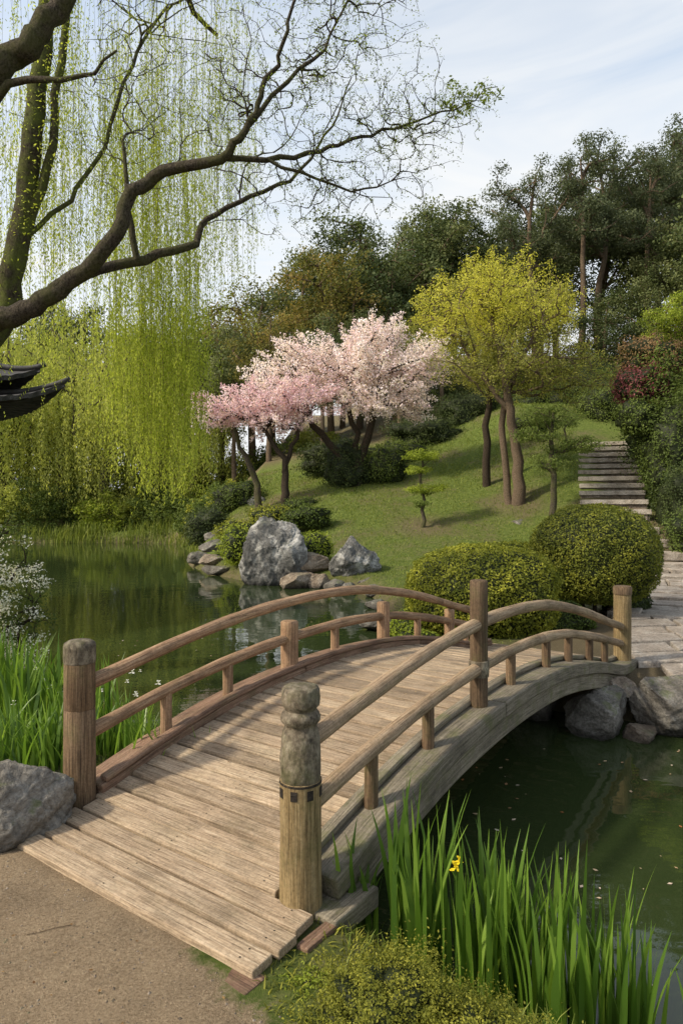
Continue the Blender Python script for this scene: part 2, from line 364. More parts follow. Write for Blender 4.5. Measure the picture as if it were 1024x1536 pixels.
post('newel_left_cap',0,.8,dense([(.001,.862),(.085,.862),(.087,.88),(.087,.955),(.082,.972),(.06,.985),(.001,.988)]),M['cap'],.015,5)
post('newel_far_right',5.32,-.8,cyl(.088,-.4,.84),M['postn'],.008,6)
post('newel_far_right_cap',5.32,-.8,[(.001,.80),(.094,.80),(.096,.87),(.085,.885),(.001,.888)],M['post'],.01,7)
post('newel_far_left',5.25,.8,cyl(.075,-.4,.55),M['post'],.008,8)
post('mid_post_right',1.77,-.8,cyl(.056,.36,1.27),M['post'],.01,9)
post('mid_post_right_collar',1.77,-.8,[(.001,.66),(.062,.66),(.065,.70),(.064,.76),(.001,.77)],M['cap'],.01,19)
for k,(s_,top,r) in enumerate(((1.81,.845,.068),(3.16,.835,.06),(4.5,.60,.055))): post('mid_post_left_%d'%k,s_,.8,cyl(r,float(arch(s_)),top),M['railL'],.01,10+k)
for k,s_ in enumerate((.54,1.11,2.29,3.0,3.54,4.14,4.64)): post('baluster_right_%d'%k,s_,-.8,cyl(.034,float(arch(s_))+.02,float(lowr(s_))-.01),M['post'],.01,20+k)
for k,s_ in enumerate((.61,1.15,2.4,3.8,4.9)): post('baluster_left_%d'%k,s_,.8,cyl(.036,float(arch(s_))+.02,float(lowr(s_))-.01),M['railL'],.01,30+k)
for sg,nm,mt in ((-1,'right','rail'),(1,'left','railL')):
    for fn,lab,r in ((topr,'top',.040),(lowr,'lower',.039)):
        cuts_=[.02,1.3,2.9,4.3,5.28]
        for q0,q1 in zip(cuts_[:-1],cuts_[1:]):
            ss=np.linspace(q0,q1,26); P=np.array([B(q,sg*.8,float(fn(q))) for q in ss]); P+=.003*np.stack([sn(P,3,1),sn(P,3,2),sn(P,3,3)],1)*np.sin(np.pi*(ss-q0)/(q1-q0))[:,None]
            rr=r*(1+.04*np.sin(ss*5+sg)+.03*np.sin(ss*13)); rr[0]*=.97; rr[-1]*=.97
            V,F,g=tubes([(P,rr)],16,True); piece('%s_handrail_%s'%(lab,nm),V,F,g,M[mt],True,angle=50)

# ---------------------------------------------------------------- boulders
def icos(sub):
    import bmesh
    bm=bmesh.new(); bmesh.ops.create_icosphere(bm,subdivisions=sub,radius=1); V=np.array([v.co[:] for v in bm.verts]); F=np.array([[v.index for v in f.verts] for f in bm.faces]); bm.free(); return V,F
ICO=icos(6); ICO4=icos(4)
def boulder(loc,rad,mat='rock',seed=0,cuts=14,rough=.06,name='boulder',rot=0,parent=None):
    r=np.random.default_rng(seed+100); V=ICO[0].copy()
    for _ in range(cuts):
        nn=nrm(r.normal(size=3)); d=r.uniform(.52,.82); q=V@nn; V-=np.clip(q-d,0,None)[:,None]*nn*.94
    V*=(1+rough*sn(V,2.2,seed%7)+rough*.5*sn(V,6,seed%5)+rough*.28*sn(V,17,seed%3)+rough*.12*sn(V,45,seed%4))[:,None]*1.12
    V*=np.array(rad); c,s_=math.cos(rot),math.sin(rot); V=V@np.array([[c,s_,0],[-s_,c,0],[0,0,1]])
    o=obj(name,mesh(name,V,ICO[1],M[mat]),parent,loc); return o
boulder((-1.85,3.64,.12),(.37,.30,.33),'rock',1,12,.075)
boulder((-2.55,4.1,.08),(.34,.3,.25),'rock',2)
boulder((2.30,6.18,-.16),(.36,.30,.25),'rock',3,12,.07,rot=.3)
boulder((3.02,6.2,-.06),(.36,.30,.30),'rock',4,12,.07)
boulder((1.86,6.75,-.16),(.35,.30,.29),'rock',5,12,.07)
boulder((2.66,6.55,-.03),(.22,.20,.17),'rockt',6)
boulder((3.78,6.15,-.1),(.42,.30,.30),'rock',7)
boulder((4.5,6.05,-.12),(.42,.34,.30),'rock',8)
boulder((1.35,7.45,-.2),(.32,.3,.2),'rock',9)
boulder((2.62,5.98,-.27),(.16,.14,.09),'rockt',10)
boulder((-1.72,17.4,.42),(.78,.62,1.2),'rockw',13,14,.10)
boulder((.32,17.1,.22),(.58,.5,.68),'rockw',12,14,.10)
for k,(x,y,z,a,b,c,mt) in enumerate([(-1.1,16.75,-.15,.45,.4,.30,'rockt'),(-.6,16.8,-.18,.36,.4,.28,'rockt'),(-.85,17.3,.2,.5,.4,.28,'rockt'),(-.15,16.3,-.2,.30,.3,.16,'rock'),(.15,15.9,-.22,.22,.2,.13,'rock'),(.6,16.2,-.2,.3,.25,.18,'rock'),(-3.9,20.6,.05,.50,.4,.26,'rockt'),(-4.05,21.4,.42,.40,.4,.22,'rock'),(-3.5,19.6,-.15,.45,.35,.18,'rock'),(-4.6,22.2,-.05,.36,.4,.26,'rock'),(-2.4,18.3,-.12,.3,.3,.2,'rock'),(-4.2,25,.6,.7,.5,.45,'rock'),(.75,15.2,-.2,.25,.3,.14,'rock'),(5.5,20.8,1.1,.6,.4,.22,'rock'),(-3.3,27,1.7,.6,.5,.35,'rockw'),(.6,11.2,-.22,.3,.3,.16,'rock'),(.62,9.6,-.25,.25,.25,.13,'rock'),(.7,13.4,-.24,.22,.25,.13,'rock')]):
    boulder((x,y,z),(a,b,c),mt,20+k)

# ---------------------------------------------------------------- paving and stairs
def slab(name,poly,zf,th,mat,parent):
    n=len(poly); V=[(x,y,zf(x,y)-th) for x,y in poly]+[(x,y,zf(x,y)) for x,y in poly]
    F=[tuple(range(n-1,-1,-1)),tuple(range(n,2*n))]+[(k,(k+1)%n,n+(k+1)%n,n+k) for k in range(n)]
    o=obj(name,mesh(name,V,F,mat,False),parent); b=o.modifiers.new('b','BEVEL'); b.width=.015; b.segments=2; return o
path=empty('stone_path')
seg=np.linalg.norm(np.diff(PATH,axis=0),axis=1); cum=np.concatenate([[0],np.cumsum(seg)])
def ppos(t):
    return np.array([np.interp(t,cum,PATH[:,0]),np.interp(t,cum,PATH[:,1])])
t=3.0;k=0
while t<cum[-1]-.3:
    ln=random.uniform(.6,.85); p0,p1=ppos(t+.05),ppos(min(t+ln-.10,cum[-1])); d0=ppos(t+.5)-ppos(max(t-.5,0)); d0/=np.linalg.norm(d0); nn=np.array([-d0[1],d0[0]])
    wl,wr=random.uniform(.8,1.05),random.uniform(.85,1.1); cuts=sorted([-wr]+[random.uniform(-.5,.5)]+[wl])
    for a,b in zip(cuts[:-1],cuts[1:]):
        if b-a<.25: continue
        q=[p0+nn*(a+.025),p0+nn*(b-.025),p1+nn*(b-.025+random.uniform(-.03,.03)),p1+nn*(a+.025)]
        zz=gz(*((p0+p1)/2))+random.uniform(.07,.11)
        slab('paving_slab_%02d'%k,[tuple(x) for x in q][::-1],lambda x,y,zz=zz:zz,.2,M['slab'],path)
    t+=ln;k+=1
k=0
for row in range(8):
    y0_=6.62+row*.50; x_=2.95+row*.16+(.25 if row==0 else 0)
    while x_<7.2:
        w=random.uniform(.5,.95); q=[]
        for ex,ey in ((0,0),(1,0),(1,1),(0,1)):
            q.append((x_+ex*w-(.045 if ex else 0)+random.uniform(-.014,.014)+ey*.1, y0_+(x_+ex*w-3)*.16+ey*.44+random.uniform(-.014,.014)))
        k+=1; zz=.085+random.uniform(0,.022)
        slab('landing_slab_%02d'%k,q,lambda x,y,zz=zz:zz,.2,M['slab'],path); x_+=w
stair=empty('stone_stairs')
A=np.array([7.85,19.6]); D=np.array([2.45,7.3]); n_st=11
dd=D/np.linalg.norm(D); nn=np.array([-dd[1],dd[0]]); run=np.linalg.norm(D)/n_st
for k in range(n_st):
    p0=A+dd*run*k; zt=gz(*(p0+dd*run*.6))+.10; w=.95
    q=[p0+nn*w*random.uniform(.97,1.04),p0-nn*w*random.uniform(.97,1.04),p0-nn*w+dd*(run*.62),p0+nn*w+dd*(run*.62)]
    slab('step_%02d'%k,[tuple(x) for x in q][::-1],lambda x,y,zt=zt:zt,.14,M['step'],stair)
    q=[p0+nn*w*.97+dd*.08,p0-nn*w*.97+dd*.08,p0-nn*w*.97+dd*(run*1.15),p0+nn*w*.97+dd*(run*1.15)]
    slab('riser_%02d'%k,[tuple(x) for x in q][::-1],lambda x,y,zt=zt:zt-.138,.5,M['rockt'],stair)

# ---------------------------------------------------------------- foliage
AO=None
def leaves(C,L,wr=.5,up=.4,hang=0.0,r=R,var=None,lj=.35,out=None):
    n=len(C); nr=r.normal(size=(n,3))+np.array([0,0,up])
    if out is not None: nr=nr*.75+out*1.5
    nr=nrm(nr); d=nrm(np.cross(nr,r.normal(size=(n,3))))
    if hang: d=nrm(d*(1-hang)+np.array([0,0,-1])*hang)
    s=nrm(np.cross(nr,d)); ll=(L*(1+lj*r.uniform(-1,1,n)))[:,None]; w=ll*wr
    V=np.stack([C-d*ll*.5,C+s*w*.5-d*ll*.05,C+d*ll*.5,C-s*w*.5-d*ll*.05],1).reshape(-1,3)
    F=np.arange(n*4).reshape(n,4)
    vv=np.repeat(var if var is not None else r.uniform(size=n),4)
    return V,F,vv
def leafobj(name,C,L,mat,parent,**kw):
    V,F,vv=leaves(np.asarray(C),L,**kw); return obj(name,mesh(name,V,F,mat,False,var=vv),parent)
def inell(n,c,rad,r,bias=.4):
    d=nrm(r.normal(size=(n,3))); return np.array(c)+d*(r.uniform(size=(n,1))**bias)*np.array(rad)
def around(T,per,rad,r,flat=.7,p=.5):
    global AO
    n=len(T); C=np.repeat(T,per,0); AO=nrm(r.normal(size=(n*per,3))); off=AO*(r.uniform(size=(n*per,1))**p)*rad; off[:,2]*=flat
    return C+off,np.repeat(r.uniform(size=n),per)
def grow(init,T,r,step=.4,jit=.08,twig=.01,expo=.5,lift=.1,maxr=.1,pref=.0,kmax=12):
    pos=[];par=[];dr=[]
    for pts,_ in init:
        p=np.asarray(pts,float)
        for a,b in zip(p[:-1],p[1:]):
            k=max(1,int(np.linalg.norm(b-a)/step)); u=(b-a)/(np.linalg.norm(b-a)+1e-9)
            for q in range(k): pos.append(a+(b-a)*q/k); par.append(-1); dr.append(u)
        pos.append(p[-1]); par.append(-1); dr.append(u)
    n0=len(pos); P=np.zeros((n0+len(T)*(kmax+2),3)); Dv=P.copy(); P[:n0]=pos; Dv[:n0]=dr; cnt=n0
    d=np.min(np.linalg.norm(T[:,None]-P[None,:n0],axis=2),axis=1); order=np.argsort(d)
    paths=[]
    for t in T[order]:
        dv=t-P[:cnt]; dn=np.linalg.norm(dv,axis=1); al=(dv*Dv[:cnt]).sum(1)/(dn+1e-6)
        dist=dn*(1.3-.45*al)+np.clip(P[:cnt,2]-t[2],0,None)*.8*pref
        j=int(np.argmin(dist)); a=P[j]; L=dn[j]; k=int(np.clip(L/step,2,kmax))
        ctrl=a+Dv[j]*L*.3+(t-a)*.28+r.normal(size=3)*jit*L+np.array([0,0,lift*L])
        ids=[j]
        for q in range(1,k+1):
            u=q/k; P[cnt]=(1-u)**2*a+2*u*(1-u)*ctrl+u*u*t+(r.normal(size=3)*jit*.15*step if q<k else 0)
            Dv[cnt]=nrm(P[cnt]-P[ids[-1]]); par.append(ids[-1]); ids.append(cnt); cnt+=1
        paths.append(ids)
    w=np.zeros(cnt)
    for ids in paths: w[ids[-1]]+=1
    for i in range(cnt-1,n0-1,-1):
        if par[i]>=0: w[par[i]]+=w[i]
    rad=np.minimum(twig*np.maximum(w,1)**expo,maxr)
    out=[]
    for ids in paths:
        rr=rad[ids].copy(); rr[0]=min(rr[0],rr[1]*1.25); rr[-1]*=.5; out.append((P[ids],rr))
    return out,P[n0:cnt]
def branches(name,polys,mat,parent,sides=5):
    V,F,g=tubes(polys,sides); return obj(name,mesh(name,V,F,mat,True),parent)

LM={}
LM['forest']=leafmat('leaf_forest',[(.038,.056,.023),(.07,.096,.035),(.12,.145,.053),(.175,.19,.08)],.25,objvar=.35)  # greens lightened and greyed: distance haze put into the leaf colour
LM['euca']=leafmat('leaf_grey_green',[(.05,.065,.036),(.085,.105,.052),(.13,.155,.08)],.3,objvar=.2)
LM['autumn']=leafmat('leaf_olive_gold',[(.09,.10,.025),(.17,.165,.04),(.28,.20,.06)],.35)
LM['yellow']=leafmat('leaf_spring_yellow',[(.34,.33,.05),(.50,.49,.07),(.66,.64,.14)],.45)
LM['olive']=leafmat('leaf_olive',[(.15,.16,.035),(.25,.26,.06),(.38,.37,.09)],.4)
LM['willow']=leafmat('leaf_willow',[(.21,.26,.03),(.35,.41,.06),(.52,.57,.12)],.55)
LM['willowfar']=leafmat('leaf_willow_far',[(.21,.25,.055),(.33,.36,.085),(.47,.49,.14)],.5,objvar=.3)
LM['bud']=leafmat('leaf_bud',[(.08,.11,.02),(.16,.21,.035),(.27,.33,.06)],.45)
LM['box']=leafmat('leaf_boxwood',[(.07,.09,.013),(.20,.22,.028),(.38,.38,.05)],.3)
LM['boxd']=leafmat('leaf_boxwood_dark',[(.05,.07,.012),(.13,.15,.022),(.29,.295,.042)],.25)
LM['shrub']=leafmat('leaf_shrub',[(.05,.075,.018),(.10,.14,.032),(.17,.215,.05)],.3,objvar=.3)
LM['bright']=leafmat('leaf_bright',[(.12,.16,.02),(.22,.275,.033),(.35,.41,.065)],.4)
LM['dark']=leafmat('leaf_dark',[(.026,.04,.014),(.055,.078,.026),(.10,.125,.04)],.25)
LM['red']=leafmat('leaf_maroon',[(.12,.04,.045),(.22,.07,.08),(.34,.14,.14)],.35)
LM['rust']=leafmat('leaf_rust',[(.15,.085,.045),(.24,.145,.075),(.28,.22,.10)],.35)
LM['cherry']=leafmat('blossom_pale_pink',[(.72,.56,.65),(.83,.72,.79),(.91,.85,.90)],.35)
LM['cherryp']=leafmat('blossom_pink',[(.66,.44,.54),(.77,.60,.69),(.86,.75,.82)],.35)
LM['white']=leafmat('blossom_white',[(.5,.5,.42),(.75,.75,.7),(.85,.85,.82)],.3)
LM['iris']=leafmat('leaf_iris',[(.045,.10,.014),(.11,.20,.026),(.22,.34,.055)],.4,rough=.4,spec=.4)
LM['grass']=leafmat('leaf_grass',[(.085,.12,.018),(.16,.205,.038),(.27,.30,.075)],.35)
LM['moss']=leafmat('leaf_moss_shrub',[(.07,.085,.014),(.17,.18,.025),(.34,.33,.05)],.3)
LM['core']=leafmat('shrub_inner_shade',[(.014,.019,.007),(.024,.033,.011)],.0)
LM['pet']=leafmat('petal_and_leaf_litter',[(.3,.12,.04),(.45,.34,.22),(.6,.5,.42)],.1)
LM['litter']=leafmat('dry_leaf_litter',[(.10,.05,.02),(.22,.13,.05),(.36,.26,.12)],.1)
LM['yflower']=leafmat('petal_yellow',[(.65,.5,.02),(.8,.65,.03)],.3)

def bush(name,loc,rad,n,L,mat,seed=0,rough=.05,p=2.0,shell=.10,zmin=-.75,fq=2.5,core=True,wr=.55,spike=0):
    r=np.random.default_rng(seed+900); e=empty(name,loc)
    def shape(d):
        k=(np.abs(d)**p).sum(1)**(-1/p)*(1+rough*sn(d,fq,seed%7)+rough*.5*sn(d,fq*2.6,seed%5)+rough*.35*sn(d,fq*6,seed%4)); q=d*k[:,None]*np.array(rad)
        q[:,2]=np.maximum(q[:,2],zmin*rad[2]); return q
    d=nrm(r.normal(size=(n,3))); q=shape(d)*(1-shell*r.uniform(size=(n,1))**1.5+(.03+spike)*r.uniform(size=(n,1))**6)
    var=np.clip(.5+.3*sn(d,4,seed%6)+.25*sn(d,14,seed%5),0,1)
    leafobj(name+'_leaves',q,L,LM[mat],e,wr=wr,up=.3,r=r,var=var,out=nrm(d/np.array(rad))*.6)
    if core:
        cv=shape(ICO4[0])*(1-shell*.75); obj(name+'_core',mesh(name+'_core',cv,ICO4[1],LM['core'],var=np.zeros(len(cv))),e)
    return e

bush('clipped_boxwood_shrub',(1.90,9.35,.50),(1.04,.85,.68),38000,.036,'box',1,.055,2.4)
bush('round_boxwood_shrub',(3.90,10.55,.94),(.96,.93,.80),38000,.036,'boxd',2,.035,2.2,zmin=-.85)
bush('clipped_boxwood_shrub',(2.65,11.3,.42),(1.15,.7,.70),17000,.05,'box',3,.05,2.4)
e=empty('boxwood_stem',(3.92,10.55,0)); branches('stems',[([(a*.1,b*.1,-.1),(a*.35,b*.3,.45)],[.035,.02]) for a,b in ((1,0),(-1,.3),(.3,1),(-.4,-1),(.7,-.8),(-1,-.6))],M['barkd'],e)
bush('boxwood_shrub',(3.0,9.5,.14),(.5,.35,.26),5000,.04,'shrub',4,.1)
bush('boxwood_shrub',(4.55,10.9,.12),(.36,.3,.32),4500,.045,'dark',5,.12)
bush('boxwood_shrub',(1.0,9.3,.0),(.35,.4,.3),3500,.045,'bright',6,.15)
bush('boxwood_shrub',(.95,8.6,-.05),(.3,.3,.22),3000,.04,'bright',7,.2)
SH=[(-.75,18.0,.55,.55,.5,.48,'bright',.15),(-2.85,19.4,.5,.62,.6,.62,'bright',.15),(-3.4,22.6,.75,.8,.6,.45,'box',.15),(-1.1,21.5,1.3,.8,.6,.4,'shrub',.2),(-2.3,22.8,1.2,.8,.7,.5,'box',.12),(-4.2,27.5,1.9,1.1,.9,.8,'shrub',.2),(-5.0,26.0,.8,1.0,1,.8,'dark',.15),
(-1.4,24.6,1.6,.7,.7,.4,'shrub',.2),(.3,26.4,3.0,1.0,.9,1.1,'dark',.2),(1.7,26.2,3.0,.8,.9,.8,'shrub',.25),(2.3,29.5,3.6,1.6,1,.9,'shrub',.2),(3.8,31.5,4.8,1.8,1,1.0,'dark',.2),(-.4,29,3.6,1.4,1,.9,'dark',.2),(6.4,33.5,6.0,2,1.2,1.2,'dark',.2),(9.5,34,6.4,2.2,1.2,1.4,'shrub',.2),(12.5,33,6.7,2.4,1.4,2.0,'shrub',.2),(12.0,30.5,6.0,1.5,1.2,1.4,'shrub',.2),(14.6,31,6.6,1.8,1.3,1.9,'dark',.2),
(9.0,17.2,.85,.8,.8,.8,'shrub',.2),(9.8,18.6,1.8,1.1,1.0,1.4,'dark',.2),(9.9,20.0,2.9,1.0,1,1.9,'shrub',.25),(11.0,21.5,3.6,1.3,1.2,2.2,'shrub',.25),(11.2,23.5,4.0,1.1,1.2,1.8,'shrub',.25),(12.0,25.5,4.8,1.2,1.2,1.6,'shrub',.2),(9.6,16.0,.9,.9,.8,1.0,'shrub',.2),(6.0,17.5,.3,.6,.5,.4,'shrub',.2),(5.0,13.6,.1,.7,.5,.3,'shrub',.2),
(9.4,21.6,5.4,.8,.8,.65,'red',.2),(10.4,22.5,6.6,1.1,.9,.8,'rust',.2),(9.0,20.6,4.3,.7,.7,.6,'shrub',.2),(7.6,27.6,4.9,.8,.7,.5,'shrub',.2)]
for k,(x,y,z,a,b,c,mt,rg) in enumerate(SH):
    ar=(a*b+a*c+b*c)/3*12.5; L=.06 if y<19 else .075
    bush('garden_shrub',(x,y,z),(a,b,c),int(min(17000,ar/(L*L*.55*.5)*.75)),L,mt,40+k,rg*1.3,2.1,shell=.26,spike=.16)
def mass(name,items,seed):
    e=empty(name); r=np.random.default_rng(seed)
    for k,(x,y,z,a,b,c,mt,n,L) in enumerate(items):
        T=inell(int(n/60),(x,y,z),(a,b,c),r,.33); C,vv=around(T,60,.32*min(a,c),r,.8); leafobj('foliage_%02d'%k,C,L,LM[mt],e,r=r,var=vv,wr=.55,out=AO*.6)
    return e
it=[]
for k in range(17):
    x=-28+k*1.6+R.uniform(-.4,.4); it.append((x,37.2+R.uniform(-.4,1.2),.8+R.uniform(0,.8),1.5,1.0,1.1+R.uniform(0,.8),['shrub','bright','willowfar','shrub'][k%4],3600,.13))
    it.append((x+.7,43+R.uniform(-.5,1.2),2.6+R.uniform(0,.8),1.7,1.0,2.2,['willowfar','shrub','willowfar','bright'][k%4],4200,.17))
for k in range(5): it.append((-7.2+k*.75+R.uniform(-.2,.2),34-k*1.4,.9+.25*k,1.2,1,.9,['shrub','box','shrub'][k%3],3000,.12))
for k in range(6): it.append((-9+k*1.5,41-k*.4,2.2+.5*k,1.5,1,1.5,['shrub','shrub','willowfar'][k%3],3600,.15))
for k in range(5): it.append((3.6+k*2.3,36.5,7.4+.25*k,1.6,1,1.3,['shrub','dark'][k%2],3000,.13))
mass('lakeside_hedge',it,3)

def tree(name,base,trunks,lobes,seed,bark,twig=.012,step=.5,per=60,crad=.45,L=.12,flat=.7,sides=5,maxr=.12,lift=.1,wr=.55,up=.3,hang=0,bias=.4,expo=.5,jit=.1,along=0):
    r=np.random.default_rng(seed); e=empty(name,base); Ts=[]
    for (c,rad,n,mt) in lobes: Ts.append(inell(n,c,rad,r,bias))
    TT=np.concatenate(Ts); polys,tp=grow(trunks,TT,r,step,jit,twig,expo,lift,maxr,1.0)
    branches(name+'_limbs',polys,bark,e,sides)
    branches(name+'_trunk',[(p,q) for p,q in trunks],bark,e,9)
    bym={}
    for T,(c,rad,n,mt) in zip(Ts,lobes): bym.setdefault(mt,[]).append(T)
    for mt,tl in bym.items():
        T=np.concatenate(tl); ou=None
        if along: # elongated sprays pointing outward from the crown centre
            cen=T.mean(0); dirs=nrm(T-cen+np.array([0,0,.6])+r.normal(size=T.shape)*.5); k=per; tt=r.uniform(-1,1,(len(T),k,1)); C=(T[:,None]+dirs[:,None]*tt*along+nrm(r.normal(size=(len(T),k,3)))*r.uniform(size=(len(T),k,1))**.6*crad*(1.15-.6*np.clip(tt,0,1))).reshape(-1,3); vv=np.repeat(r.uniform(size=len(T)),k)
            sp=[(np.array([t_-d_*along*.6,t_+d_*along*1.15]),np.array([.006,.003])) for t_,d_ in zip(T,dirs)]; branches(name+'_sprays',sp,bark,e,3)
            ou=nrm(C-cen)*.4
        else: C,vv=around(T,per,crad,r,flat); ou=AO*.6
        leafobj(name+'_foliage',C,L,LM[mt],e,r=r,var=vv,wr=wr,up=up,hang=hang,out=ou)
    return e
def subdiv(pts,rad,seed,k=3,j=.04):
    r=np.random.default_rng(seed); p=np.array(pts,float); n=len(p); t=np.linspace(0,n-1,(n-1)*k+1)
    idx=np.arange(n); out=np.stack([spline(idx,p[:,a])(t) for a in range(3)],1); rr=np.interp(t,idx,rad)
    out[1:-1]+=r.normal(size=out[1:-1].shape)*j; return out,rr

g0=gz(.5,26)
tree('cherry_blossom_tree',(.5,26,g0),[subdiv([(0,0,-.3),(-.15,0,.6),(-.7,0,1.3),(-1.5,.1,2.3),(-2.1,.1,3.4)],[.26,.2,.15,.12,.08],1),subdiv([(.1,0,-.3),(.2,0,.8),(.5,.1,1.8),(.8,0,3.0),(1.0,0,4.4)],[.2,.18,.15,.11,.06],2),subdiv([(0,0,.5),(.1,.2,1.6),(-.2,.2,2.9),(-.3,.1,4.3)],[.14,.12,.1,.06],3)],
 [((1.2,0,4.4),(2.3,1.8,1.7),200,'cherry'),((-.6,0,4.4),(1.8,1.5,1.4),110,'cherry'),((-2.4,.2,4.0),(1.9,1.4,1.2),100,'cherry'),((2.6,0,4.7),(1.2,1,.8),36,'cherry'),((.9,0,5.8),(1.0,.9,.6),26,'cherry'),((-2.0,0,5.1),(1.0,.9,.5),20,'cherry'),((2.0,-.3,3.0),(1.3,.9,.5),30,'cherry'),((.6,-.4,3.0),(1.2,.8,.4),22,'cherry')],5,M['barkd'],.013,.4,95,.21,.072,.7,bias=.48,wr=.8,along=.5)
tree('cherry_blossom_tree',(-2.1,25,gz(-2.1,25)),[subdiv([(0,0,-.3),(.05,0,.8),(-.05,0,1.7),(-.7,0,2.8)],[.17,.14,.11,.07],4),subdiv([(0,0,1.2),(.3,0,2.2),(.7,0,3.2)],[.1,.08,.05],5)],
 [((-.8,0,3.5),(1.9,1.4,.95),120,'cherryp'),((.6,0,3.8),(1.5,1.3,.85),80,'cherryp'),((-2.2,0,3.6),(1.3,1,.8),38,'cherryp'),((-2.9,0,3.2),(.7,.7,.5),14,'cherry')],6,M['barkd'],.012,.4,90,.2,.068,.7,wr=.8,along=.42)
branches('leaning_stem',[subdiv([(-1.0,.6,-.3),(-1.05,.6,.8),(-1.5,.6,1.9),(-1.9,.4,3.0)],[.15,.13,.1,.06],7)],M['bark'],bpy.data.objects['cherry_blossom_tree.001'],7)
gy=gz(5.65,22)
tree('yellow_spring_tree',(5.65,22,gy),[subdiv([(.1,0,-.3),(.05,0,.9),(-.12,0,2.2),(-.3,0,3.4),(-.6,0,4.8),(-.8,0,6.2)],[.24,.18,.15,.13,.10,.05],8),subdiv([(-.2,.1,-.2),(-.35,.2,1.4),(-.4,.2,3.0),(.1,.2,4.4),(.6,.1,5.6)],[.13,.11,.10,.08,.04],9),subdiv([(-.25,0,3.0),(-1.2,0,4.2),(-1.9,0,5.4)],[.09,.07,.04],10)],
 [((-.8,0,6.2),(2.4,2.2,1.6),260,'yellow'),((-.6,0,7.3),(1.5,1.5,.7),64,'yellow'),((-2.4,0,6.2),(.9,.9,.8),26,'yellow'),((1.2,0,6.3),(1.1,.9,1.1),38,'yellow'),((-.2,0,4.6),(2.7,2.2,1.2),250,'olive'),((1.7,0,4.1),(1.6,1.4,.9),90,'olive')],7,M['barkt'],.009,.35,54,.22,.064,.6,bias=.48,along=.32)
tree('slim_tree',(5.1,24,gz(5.1,24)),[subdiv([(0,0,-.3),(0,0,1.5),(.1,0,3.4)],[.15,.13,.1],11)],[((0,0,4.3),(1.5,1.2,1.0),50,'olive')],8,M['barkd'],L=.09,per=70)
tree('layered_maple',(6.25,20.3,gz(6.25,20.3)),[subdiv([(0,0,-.3),(.05,0,1.0),(-.05,0,2.0),(.05,0,3.2)],[.11,.09,.07,.04],12)],[((0,0,3.1),(1.0,.9,.35),60,'shrub'),((-.5,0,2.5),(.7,.7,.22),26,'shrub'),((.7,0,2.2),(.9,.7,.25),36,'shrub'),((0,0,1.7),(.8,.7,.2),24,'shrub')],9,M['bark'],.008,.25,80,.3,.055,.4)
tree('young_tiered_pine',(2.45,21,gz(2.45,21)),[subdiv([(0,0,-.2),(.03,0,.8),(-.02,0,1.6),(.03,0,2.25)],[.07,.05,.04,.02],13)],[((0.05,0,2.2),(.65,.5,.16),26,'bright'),((-.2,0,1.75),(.4,.4,.1),10,'bright'),((.15,0,1.15),(.65,.5,.14),24,'bright'),((0,0,.7),(.4,.4,.1),8,'shrub')],10,M['bark'],.006,.2,90,.22,.055,.4)
tree('cloud_pruned_pine',(9.9,19.2,gz(9.9,19.2)),[subdiv([(.1,0,-.3),(.3,0,2.0),(.1,0,4.0),(-.1,0,5.3)],[.17,.14,.12,.06],14)],[((-.4,0,5.8),(1.1,.9,.6),110,'bright'),((.6,0,5.0),(.9,.8,.4),40,'shrub'),((.5,0,3.6),(.9,.8,.35),40,'shrub')],12,M['barkt'],.01,.3,80,.26,.06,.6)
tree('broadleaf_tree',(10.6,21.3,gz(10.6,21.3)),[subdiv([(0,0,-.3),(0,0,2),(.2,0,4)],[.15,.12,.07],15)],[((0,0,3.2),(1.6,1.4,1.6),110,'shrub'),((-.5,0,1.8),(1.2,1,1.2),60,'dark')],13,M['barkd'],.01,.4,70,.45,.09)

# forest: shared meshes, instanced
forest=empty('forest_trees')
def variant(seed,H,lobes,per,crad,L,mat,trunk_r=.22,bark='barkt',twig=.03):
    r=np.random.default_rng(seed); tr=subdiv([(0,0,-.8),(r.uniform(-.3,.3),0,H*.3),(r.uniform(-.5,.5),0,H*.6),(r.uniform(-.6,.6),0,H*.9)],[trunk_r,trunk_r*.8,trunk_r*.55,trunk_r*.2],seed)
    T=np.concatenate([inell(n,c,rad,r,.45) for c,rad,n in lobes]); polys,_=grow([tr],T,r,.9,.1,twig,.5,.12,.14,1.0)
    V,F,g=tubes([tr]+polys,6); mb=mesh('trunk',V,F,M[bark])
    C,vv=around(T,per,crad,r,.65); top=C[:,2].max(); V,F,vv=leaves(C,L,.6,.4,0,r,vv,out=AO); mf=mesh('crown',V,F,LM[mat],False,var=vv); return mb,mf,top
VAR=[variant(31,11,[((0,0,7.2),(3.6,3.4,3.6),85)],170,.95,.16,'forest'),
 variant(32,12,[((-.8,0,6.5),(3.0,3,3.0),54),((1.0,0,9),(2.6,2.6,2.6),48)],170,.9,.16,'forest'),
 variant(33,10,[((0,0,5.5),(3.8,3.2,3.6),85),((1.2,0,8.6),(2,2,1.6),25)],160,.95,.16,'forest'),
 variant(34,15,[((0,0,11.5),(3.0,2.8,3.0),48),((-1.3,0,8.6),(2.0,2,1.3),18),((1.8,0,9.0),(1.9,1.8,1.2),17)],175,.74,.13,'euca',.26),
 variant(35,16,[((0,0,13),(2.6,2.6,2.4),36),((1.7,0,10.3),(1.9,1.8,1.4),20),((-1.8,0,9.8),(1.7,1.8,1.3),16)],175,.70,.13,'euca',.24),
 variant(36,10,[((0,0,6.5),(3.4,3,3.0),80)],130,.9,.15,'autumn'),
 variant(37,7,[((0,0,4.6),(2.4,2.2,2.0),55)],120,.6,.11,'olive',.14)]
